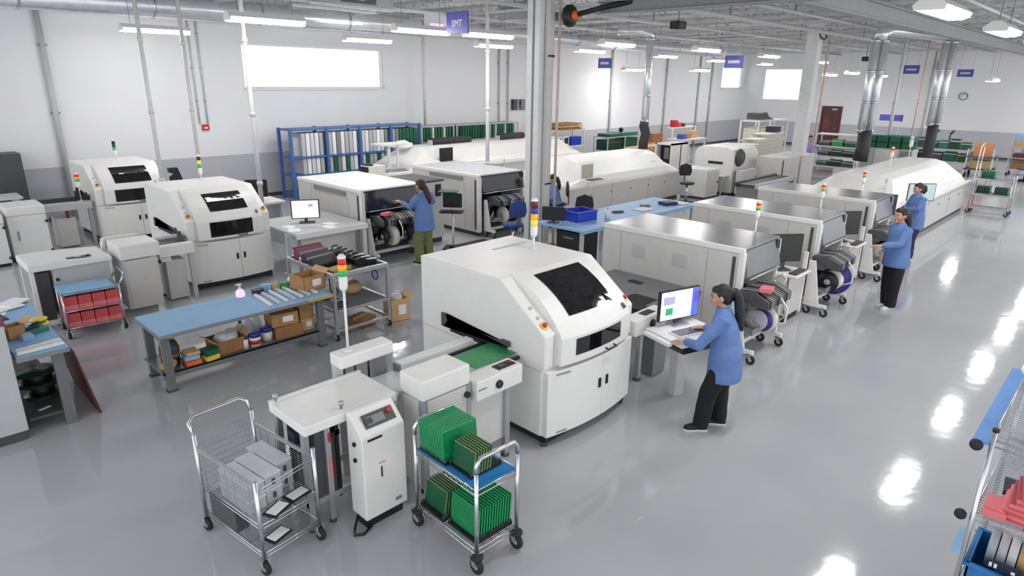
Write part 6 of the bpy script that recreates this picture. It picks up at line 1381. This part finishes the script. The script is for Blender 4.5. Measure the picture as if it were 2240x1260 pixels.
# grey cabinets
for k in range(2):
    t = Thing('grey_cabinet', '%s tall greenish grey cabinet from the left, in front of the square column' % ORD[k], 'cabinet', (20.6+1.25*k, 8.15, 0)); t.p('cabinet_body', MB().box(0, 1.1, 0, .9, .06, 1.22), 'panel', bev=.01); t.p('plinth', MB().box(.03, 1.07, .03, .87, 0, .06), 'dgrey'); t.p('door_gap', MB().box(-.004, 0, .06, .1, .1, 1.15), 'dgrey'); t.p('handle', MB().box(-.02, -.004, .3, .33, .6, .75), 'grey')
# cream tray stacks
shelf_unit('shelving_unit', 'white shelving of cream trays below the end window', 'shelving', (27.4, 12.2, 0), 3.0, .8, 1.95, (.4, 1.1, 1.93), 'white', 0, 2, .03)
first = None
for k, (x, y, n) in enumerate(((23.3, 10.75, 9), (24.3, 10.9, 10), (25.3, 11.0, 11), (26.3, 11.1, 11))):
    for j in range(n):
        if first is None:
            t = Thing('cream_tray', 'x', 'tray', (0, 0, 0), 0, 'stacked cream trays'); t.p('tray_body', MB().box(-.4, .4, -.3, .3, .0, .1), 'creamtray', bev=.012); t.p('tray_rim', MB().box(-.43, .43, -.33, .33, .1, .135), 'ivory', bev=.006); t.p('grip_slot', MB().box(-.404, -.4, -.12, .12, .03, .07), 'grey'); first = t.o; o = first
        else: o = copy_tree(first)
        o.location = (x, y, .1+.136*j); o['label'] = 'cream plastic tray, %s from the floor in the %s stack from the left' % (ORD[j], ORD[k])
    solo('tray_dolly', MB().box(-.42, .42, -.32, .32, .06, .1).box(-.4, -.34, -.3, .3, 0, .06).box(.34, .4, -.3, .3, 0, .06), 'dgrey', 'dark dolly under the %s stack of cream trays from the left' % ORD[k], 'dolly', (x, y, 0))
first = None
for j in range(8):
    if first is None: first = solo('white_bin', MB().box(0, .3, 0, .6, 0, .5).box(.05, .25, -.01, 0, .1, .4), 'creamtray', 'x', 'bin', (0, 0, 0), 0, 'cream bins on the white shelving', .01); o = first
    else: o = copy_tree(first)
    o.location = (27.5+.36*j, 12.3, 1.102); o['label'] = 'cream bin on the white shelving below the end window, %s from the left' % ORD[j]
t = Thing('dark_machine', 'dark grey bench machine on top of the white shelving below the end window', 'machine', (28.2, 12.6, 1.932)); t.p('machine_body', MB().prism([(-.8, 0), (.55, 0), (.55, .3), (-.1, .34), (-.4, .14), (-.8, .06)], 'x', -.3, .3), 'dgrey', bev=.02); t.p('base_edge', MB().box(-.32, .32, -.82, .56, 0, .03), 'lgrey'); t.o.rotation_euler = (0, 0, R(90))
solo('black_device', MB().box(-.25, .25, -.2, .2, 0, .22).box(-.2, .2, -.21, -.2, .05, .17), 'navy', 'small dark blue device on the cream tray stacks near the square column', 'device', (26.3, 11.1, .1+.136*11+.001), 0, None, .01)
# wire rack by the brown door
def small_items(x0, dx, y, dy, z, n, mats, lab, cat, nm, hs):
    for k in range(n):
        h_ = hs[k % len(hs)]
        t = Thing(nm, lab % ORD[k], cat, (x0+dx*k, y+dy*k, z)); w_ = max(abs(dx), abs(dy))*.42
        t.p('case_body', MB().box(-.2 if dx == 0 else -w_, .2 if dx == 0 else w_, -w_ if dx == 0 else -.2, w_ if dx == 0 else .2, 0, h_), mats[k % len(mats)], bev=.01); t.p('case_lid', MB().box(-.21 if dx == 0 else -w_-.01, .21 if dx == 0 else w_+.01, -w_-.01 if dx == 0 else -.21, w_+.01 if dx == 0 else .21, h_*.72, h_*.84), 'lgrey')
shelf_unit('wire_rack', 'wire rack with white shelves and dark cases below the brown door', 'rack', (28.2, 8.45, 0), .6, 1.6, 1.55, (.25, .65, 1.05, 1.53), 'plate', 0, 1, .02)
for z, mats, nm in ((.251, ['dgrey', 'lens_off_green', 'traygreen'], 'lowest'), (.651, ['black', 'lens_off_green', 'dgrey'], 'second'), (1.051, ['traygreen', 'greenbox', 'dgrey'], 'upper')):
    small_items(28.5, 0, 8.75, .5, z, 3, mats, '%s case from the right, ' + nm + ' shelf of the rack below the brown door', 'case', 'equipment_case', (.22, .26, .18))
# grey cabinet with green crates between the ducts
t = Thing('grey_cabinet', 'wide grey cabinet below the green crates, between the two black hoses', 'cabinet', (29.6, 6.8, 0)); t.p('cabinet_body', MB().box(0, .8, 0, 1.9, .06, 1.0), 'lgrey', bev=.01); t.p('pale_door', MB().box(-.02, 0, .55, 1.35, .1, .95), 'ivory'); t.p('dark_side', MB().box(-.015, 0, .05, .45, .1, .95), 'grey'); t.p('plinth', MB().box(.03, .77, .03, 1.87, 0, .06), 'dgrey')
for lv in range(2):
    for k in range(4):
        t = Thing('green_crate', '%s dark green crate from the right, %s row on the wide grey cabinet' % (ORD[k], ['lower', 'upper'][lv]), 'crate', (29.95, 7.05+.46*k, 1.001+.26*lv)); t.p('crate_body', MB().box(-.3, .3, -.21, .21, 0, .22), 'traygreen', bev=.015); t.p('crate_rim', MB().box(-.32, .32, -.222, .222, .2, .255), 'teal' if lv else 'lens_off_green', bev=.006)
solo('black_bag', MB().ball((0, 0, .18), (.25, .45, .18)).ball((0, .2, .25), (.2, .2, .15)), 'black', 'black bag on the floor in front of the wide grey cabinet', 'bag', (29.2, 7.3, 0))
t = Thing('hanging_sign', 'low purple sign strip above the dark green crates', 'sign', (37.5, 9.9, 1.72)); t.p('panel', MB().box(-.02, .02, -.5, .5, 0, .3), 'purple'); t.p('sign_edge', MB().box(-.03, .03, -.55, -.5, -.02, .32), 'navy'); t.p('sign_post', MB().cyl((0, -.45, -1.72), (0, -.45, 0), .02, 8), 'lgrey')
# green benches far right
t = Thing('bench', 'far bench crowded with dark green cases, right of the right hand hose', 'bench', (32.6, 5.4, 0)); t.p('bench_top', MB().box(0, .9, 0, 2.2, .86, .9), 'lgrey'); t.p('lower_shelf', MB().box(0, .9, 0, 2.2, .36, .4), 'lgrey')
for y in (.03, 2.1): t.p('leg', MB().box(.05, .12, y, y+.07, 0, .86), 'grey'); t.p('leg', MB().box(.8, .87, y, y+.07, 0, .86), 'grey')
small_items(33.0, 0, 5.65, .4, .901, 5, ['traygreen', 'lens_off_green', 'teal', 'traygreen', 'dgrey'], '%s dark green case from the right on top of the far bench', 'case', 'equipment_case', (.3, .42, .34))
small_items(33.0, 0, 5.65, .5, .401, 4, ['lens_off_green', 'traygreen', 'dgrey', 'black'], '%s dark case from the right on the lower shelf of the far bench', 'case', 'equipment_case', (.34, .38))
for k in range(2):
    t = Thing('articulated_tool', ['dark tool arm standing up at the left of the far bench', 'dark tool arm standing up at the middle of the far bench'][k], 'tool', (33.2, 6.9-.55*k, 1.25)); t.p('arm_post', MB().cyl((0, 0, 0), (0, 0, .25), .03, 6), 'dgrey'); t.p('arm_head', MB().tube([(0, 0, .25), (-.05, -.12, .38)], .05, 6), 'dgrey')
t = Thing('flat_cart', 'far cart carrying an orange brown carton near the back wall', 'cart', (31.0, 4.35, 0)); t.p('cart_deck', MB().box(0, 1.0, 0, .9, .3, .36), 'dgrey'); t.p('cart_shelf', MB().box(0, 1.0, 0, .9, .78, .82), 'dgrey'); t.p('post', MB().box(.0, .05, 0, .05, .08, 1.1), 'lgrey'); t.p('post', MB().box(.0, .05, .85, .9, .08, 1.1), 'lgrey'); t.p('post', MB().box(.95, 1, 0, .05, .08, .8), 'lgrey'); t.p('post', MB().box(.95, 1, .85, .9, .08, .8), 'lgrey')
for x in (.08, .9):
    for y in (.06, .84): t.p('wheel', MB().lathe([(0, -.03), (.1, -.03), (.1, .03), (0, .03)], (x, y, .1), 12, axis='y'), 'rubber')
crate('cardboard_box', 'orange brown carton on the far cart near the back wall', 'box', (31.45, 4.8, .821), .6, .6, .5, 'brownbox', 6)
crate('cardboard_box', 'olive carton on the low deck of the far cart', 'box', (31.45, 4.8, .361), .6, .6, .3, 'wood', -4)
t = Thing('office_chair', 'dark chair standing behind the far trolley by the back wall', 'chair', (31.2, 3.3, 0), 120); t.p('seat', MB().box(-.22, .22, -.22, .22, .44, .5), 'dgrey', bev=.02); t.p('backrest', MB().box(-.2, .2, .2, .25, .55, .95), 'dgrey', bev=.02); t.p('chair_column', MB().cyl((0, 0, .08), (0, 0, .44), .03, 8), 'black'); t.p('star_base', MB().box(-.28, .28, -.03, .03, .0, .08).box(-.03, .03, -.28, .28, .0, .08), 'black')
t = Thing('tall_cart', 'far cart stacked with coloured boxes at the right end of the back wall', 'cart', (33.2, 3.15, 0)); t.p('post', MB().box(0, .04, 0, .04, .08, 1.5), 'lgrey'); t.p('post', MB().box(0, .04, 1.0, 1.04, .08, 1.5), 'lgrey'); t.p('post', MB().box(.7, .74, 0, .04, .08, 1.5), 'lgrey'); t.p('post', MB().box(.7, .74, 1.0, 1.04, .08, 1.5), 'lgrey'); 
for z in (.25, .7, 1.1): t.p('shelf', MB().box(0, .74, 0, 1.04, z-.03, z), 'lgrey')
for x in (.05, .68):
    for y in (.05, .98): t.p('wheel', MB().lathe([(0, -.03), (.05, -.03), (.05, .03), (0, .03)], (x, y, .05), 12, axis='y'), 'rubber')
for z, dz, m_, lab in ((.251, .25, 'card_d', 'brown carton on the bottom of the far stacked cart'), (.701, .16, 'maroon', 'dark red carton on the middle shelf of the far stacked cart'), (1.101, .26, 'wood', 'tan carton on the upper shelf of the far stacked cart'), (1.362, .26, 'bluemat', 'pale blue carton at the top of the far stacked cart')): crate('carton', lab, 'box', (33.55, 3.67, z), .55, .8, dz, m_, 0, False, None, None, False)
t = Thing('tall_cart', 'far cart with pink and dark boxes cut by the right picture edge', 'cart', (32.4, 1.9, 0)); t.p('post', MB().box(0, .04, 0, .04, 0, 1.7), 'lgrey'); t.p('post', MB().box(0, .04, .9, .94, 0, 1.7), 'lgrey'); t.p('post', MB().box(.7, .74, .9, .94, 0, 1.7), 'lgrey'); t.p('post', MB().box(.7, .74, 0, .04, 0, 1.7), 'lgrey')
for z in (.3, .9, 1.5): t.p('shelf', MB().box(0, .74, 0, .94, z-.03, z), 'glow_pink' if z > 1 else 'lgrey')
for z, dz, m_, lab in ((.301, .3, 'dgrey', 'dark box on the bottom of the far cart at the right edge'), (.901, .25, 'black', 'black box on the middle of the far cart at the right edge'), (1.501, .3, 'plum', 'dull pink box on top of the far cart at the right edge')): crate('carton', lab, 'box', (32.75, 2.4, z), .55, .7, dz, m_, 0, False, None, None, False)
# far trolley with green boards
t = Thing('wire_trolley', 'tall chrome trolley with green boards at the end of the aisle', 'trolley', (22.2, 2.55, 0), 0)
for x in (0, .5):
    for y in (0, .9):
        t.p('post', MB().cyl((x, y, .1), (x, y, 1.08 if y == 0 else 1.85), .016, 8), 'chrome'); caster(t, x, y, .055)
for z, m_ in ((.17, 'bluemat'), (.56, 'alu'), (.98, 'alu')): t.p('wire_shelf', MB().grid_wires(0, .5, 0, .9, z, 5, 20, .004).box(0, .5, -.01, .01, z-.04, z).box(0, .5, .89, .91, z-.04, z).box(-.01, .01, 0, .9, z-.04, z).box(.49, .51, 0, .9, z-.04, z), 'chrome' if m_ != 'bluemat' else 'greyboard')
t.p('push_handle', MB().tube([(0, .9, 1.85), (.25, .9, 1.9), (.5, .9, 1.85)], .016, 8), 'chrome')
for k, (y, z, lab) in enumerate(((.62, .985, 'green board rack on the top shelf of the far trolley'), (.66, .565, 'left green board rack on the middle shelf of the far trolley'), (.24, .565, 'right green board rack on the middle shelf of the far trolley'))):
    q = Thing('board_rack', lab, 'rack', (22.45, 2.55+y, z)); q.p('rack_base', MB().box(-.2, .2, -.18, .18, 0, .02), 'dgrey'); 
    for j in range(8): q.p('green_board', MB().box(-.17, .17, -.16+.042*j, -.145+.042*j, .02, .2), 'pcb' if k == 0 else 'pcb_dark')
# ---- wire rack at the right edge, near the camera
RX, RY = 4.3, .29
LX = 1.35
t = Thing('wire_rack', 'chrome wire rack with pink and blue boxes at the right edge near the camera', 'rack', (RX, RY, 0))
for x in (0, LX):
    for y in (0, -1.2): t.p('post', MB().cyl((x, y, .1), (x, y, 1.56), .014, 10), 'chrome'); t.p('post_cap', MB().cyl((x, y, 1.56), (x, y, 1.58), .017, 10), 'black')
for z in (.42, 1.0, 1.5):
    sh = t.p('wire_shelf', MB().grid_wires(0, LX, -1.2, 0, z, 40, 5, .003), 'chrome')
    g = MB()
    for zz in (z-.035, z+.004): g.tube([(0, 0, zz), (0, -1.2, zz)], .005, 6).tube([(LX, 0, zz), (LX, -1.2, zz)], .005, 6).tube([(0, 0, zz), (LX, 0, zz)], .005, 6).tube([(0, -1.2, zz), (LX, -1.2, zz)], .005, 6)
    for k in range(16): y = -1.2*k/16; g.tube([(0, y, z), (0, y-.0375, z-.033), (0, y-.075, z)], .003, 4)
    t.p('shelf_rim', g, 'chrome', sh)
for x in (0, LX):
    for y in (0, -1.2): caster(t, x, y, .05)
t.p('side_mat', MB().box(-.02, LX+.02, .015, .095, 1.47, 1.49), 'matblue', label='blue strip along the top shelf edge'); t.p('corner_bumper', MB().ball((-.02, .07, 1.455), .036, 0, 10, 7), 'rubber'); t.p('corner_bumper', MB().ball((-.0, .06, .97), .034, 0, 10, 7), 'rubber')
t.p('lower_strip', MB().box(-.01, .25, .01, .06, .7, .74), 'bluemat'); t.p('edge_tube', MB().tube([(0, .0, 1.54), (LX, .0, 1.54)], .008, 6), 'chrome')
first = None
for k in range(5):
    if first is None:
        b2 = Thing('pink_box', 'x', 'box', (0, 0, 0), 0, 'pink boxes stacked on the right edge rack'); b2.p('box_body', MB().box(-.16, .16, -.3, .3, 0, .042), 'pink', bev=.004); b2.p('box_edge', MB().box(-.163, -.16, -.3, .3, .008, .02), 'redbin'); first = b2.o; o = first
    else: o = copy_tree(first)
    o.location = (RX+.2+.012*(k % 2), RY-.4-.02*k, 1.006+.043*k); o.rotation_euler = (0, 0, R(-3+2.5*k)); o['label'] = 'flat pink box, %s from the bottom of the stack on the right edge rack' % ORD[k]
solo('pink_tray', MB().box(-.1, .1, -.06, .06, 0, .05).box(-.09, .09, -.05, .05, .05, .06), 'pink', 'small pink box by the post on the right edge rack', 'box', (RX+.12, RY-.09, 1.006), 0, None, .004)
solo('black_tray', MB().box(-.1, .1, -.12, .12, 0, .03).box(-.1, .1, -.12, -.1, .03, .06), 'black', 'black tray behind the pink boxes on the right edge rack', 'tray', (RX+.46, RY-.2, 1.006), 5)
crate('carton', 'pale cream carton at the back of the pink box shelf on the right edge rack', 'box', (RX+.5, RY-.62, 1.006), .2, .34, .2, 'tape', 4, False, None, None, False)
crate('cardboard_box', 'brown carton with a white label at the back of the right edge rack', 'box', (RX+.46, RY-.98, 1.006), .24, .3, .3, 'card', 0, False, 'paper')
t = Thing('mesh_basket', 'white mesh basket with grey grid on the top shelf of the right edge rack', 'basket', (RX+.42, RY-.38, 1.512), 0); t.p('basket_body', MB().box(-.2, .2, -.26, .26, 0, .012).box(-.2, .2, -.26, -.25, 0, .14).box(-.2, .2, .25, .26, 0, .14).box(.19, .2, -.26, .26, 0, .14), 'plate')
g = MB()
for k in range(16): y = -.26+.52*k/15; g.box(-.205, -.2, y-.006, y+.006, 0, .14)
for k in range(6): z = .14*k/5; g.box(-.206, -.199, -.26, .26, z-.004, z+.004)
t.p('basket_grid', g, 'hood')
solo('paper_bag', MB().ball((0, 0, .06), (.14, .12, .06)).ball((.05, -.05, .1), (.08, .08, .05)), 'paper', 'white crumpled wrap on the mesh basket of the right edge rack', 'wrap', (RX+.44, RY-.36, 1.54))
t = Thing('blue_bin', 'blue parts bin with a red tool on the lower shelf of the right edge rack', 'bin', (RX+.26, RY-.4, .426), 0); x, y, z = .22, .37, .22
t.p('bin_body', MB().box(-x, x, -y, -y+.012, 0, z).box(-x, x, y-.012, y, 0, z).box(-x, -x+.012, -y, y, 0, z).box(x-.012, x, -y, y, 0, z).box(-x, x, -y, y, 0, .01), 'bluebin'); t.p('bin_rim', MB().box(-x-.02, -x, -y-.02, y+.02, z-.02, z).box(x, x+.02, -y-.02, y+.02, z-.02, z).box(-x, x, y, y+.02, z-.02, z).box(-x, x, -y-.02, -y, z-.02, z), 'bluebin', bev=.005)
first = None
for k in range(12):
    m_ = ['greyboard', 'lgrey', 'plate', 'wood', 'ivory', 'greyboard'][k % 6]
    q = Thing('component_reel', '%s component reel from the post end in the blue bin of the right edge rack' % ORD[k], 'reel', (RX+.32, RY-.12-.052*k, .53), 0, 'component reels in the blue bin'); q.p('reel_flange', MB().lathe([(.02, -.023), (.12, -.023), (.125, -.02), (.125, .02), (.12, .023), (.02, .023)], (0, 0, .125), 24, axis='y'), m_); q.p('reel_tape', MB().lathe([(.05, -.025), (.09, -.025), (.09, .025), (.05, .025)], (0, 0, .125), 20, axis='y'), 'hood')
for k in range(2):
    q = Thing('label_strip', ['dark blue label strip with white marks along the blue bin, left', 'dark blue label strip with white marks along the blue bin, right'][k], 'label', (RX+.1, RY-.2-.2*k, .64), 0); q.p('strip_body', MB().box(-.012, .012, -.09, .09, 0, .05), 'navy'); q.p('strip_marks', MB().box(-.0135, -.012, .03, .045, .01, .04).box(-.0135, -.012, .055, .07, .01, .04).box(-.0135, -.012, -.06, -.04, .01, .03), 'paper')
t = Thing('crimp_tool', 'red handled metal tool hanging over the front of the blue bin', 'tool', (RX-.03, RY-.5, .56), 0); t.p('tool_grip', MB().ball((0, 0, 0), (.05, .09, .05)).ball((.02, -.06, .03), (.045, .05, .05)), 'red'); t.p('tool_arm', MB().tube([(.0, -.08, .04), (.0, -.16, .09), (.02, -.3, .07)], .016, 8), 'chrome')
solo('white_wrap', MB().ball((0, 0, .05), (.12, .1, .06)).ball((.06, .02, .07), (.07, .06, .05)), 'paper', 'white wrap lying on the far end of the top shelf of the right edge rack', 'wrap', (RX+1.22, RY-.06, 1.506))
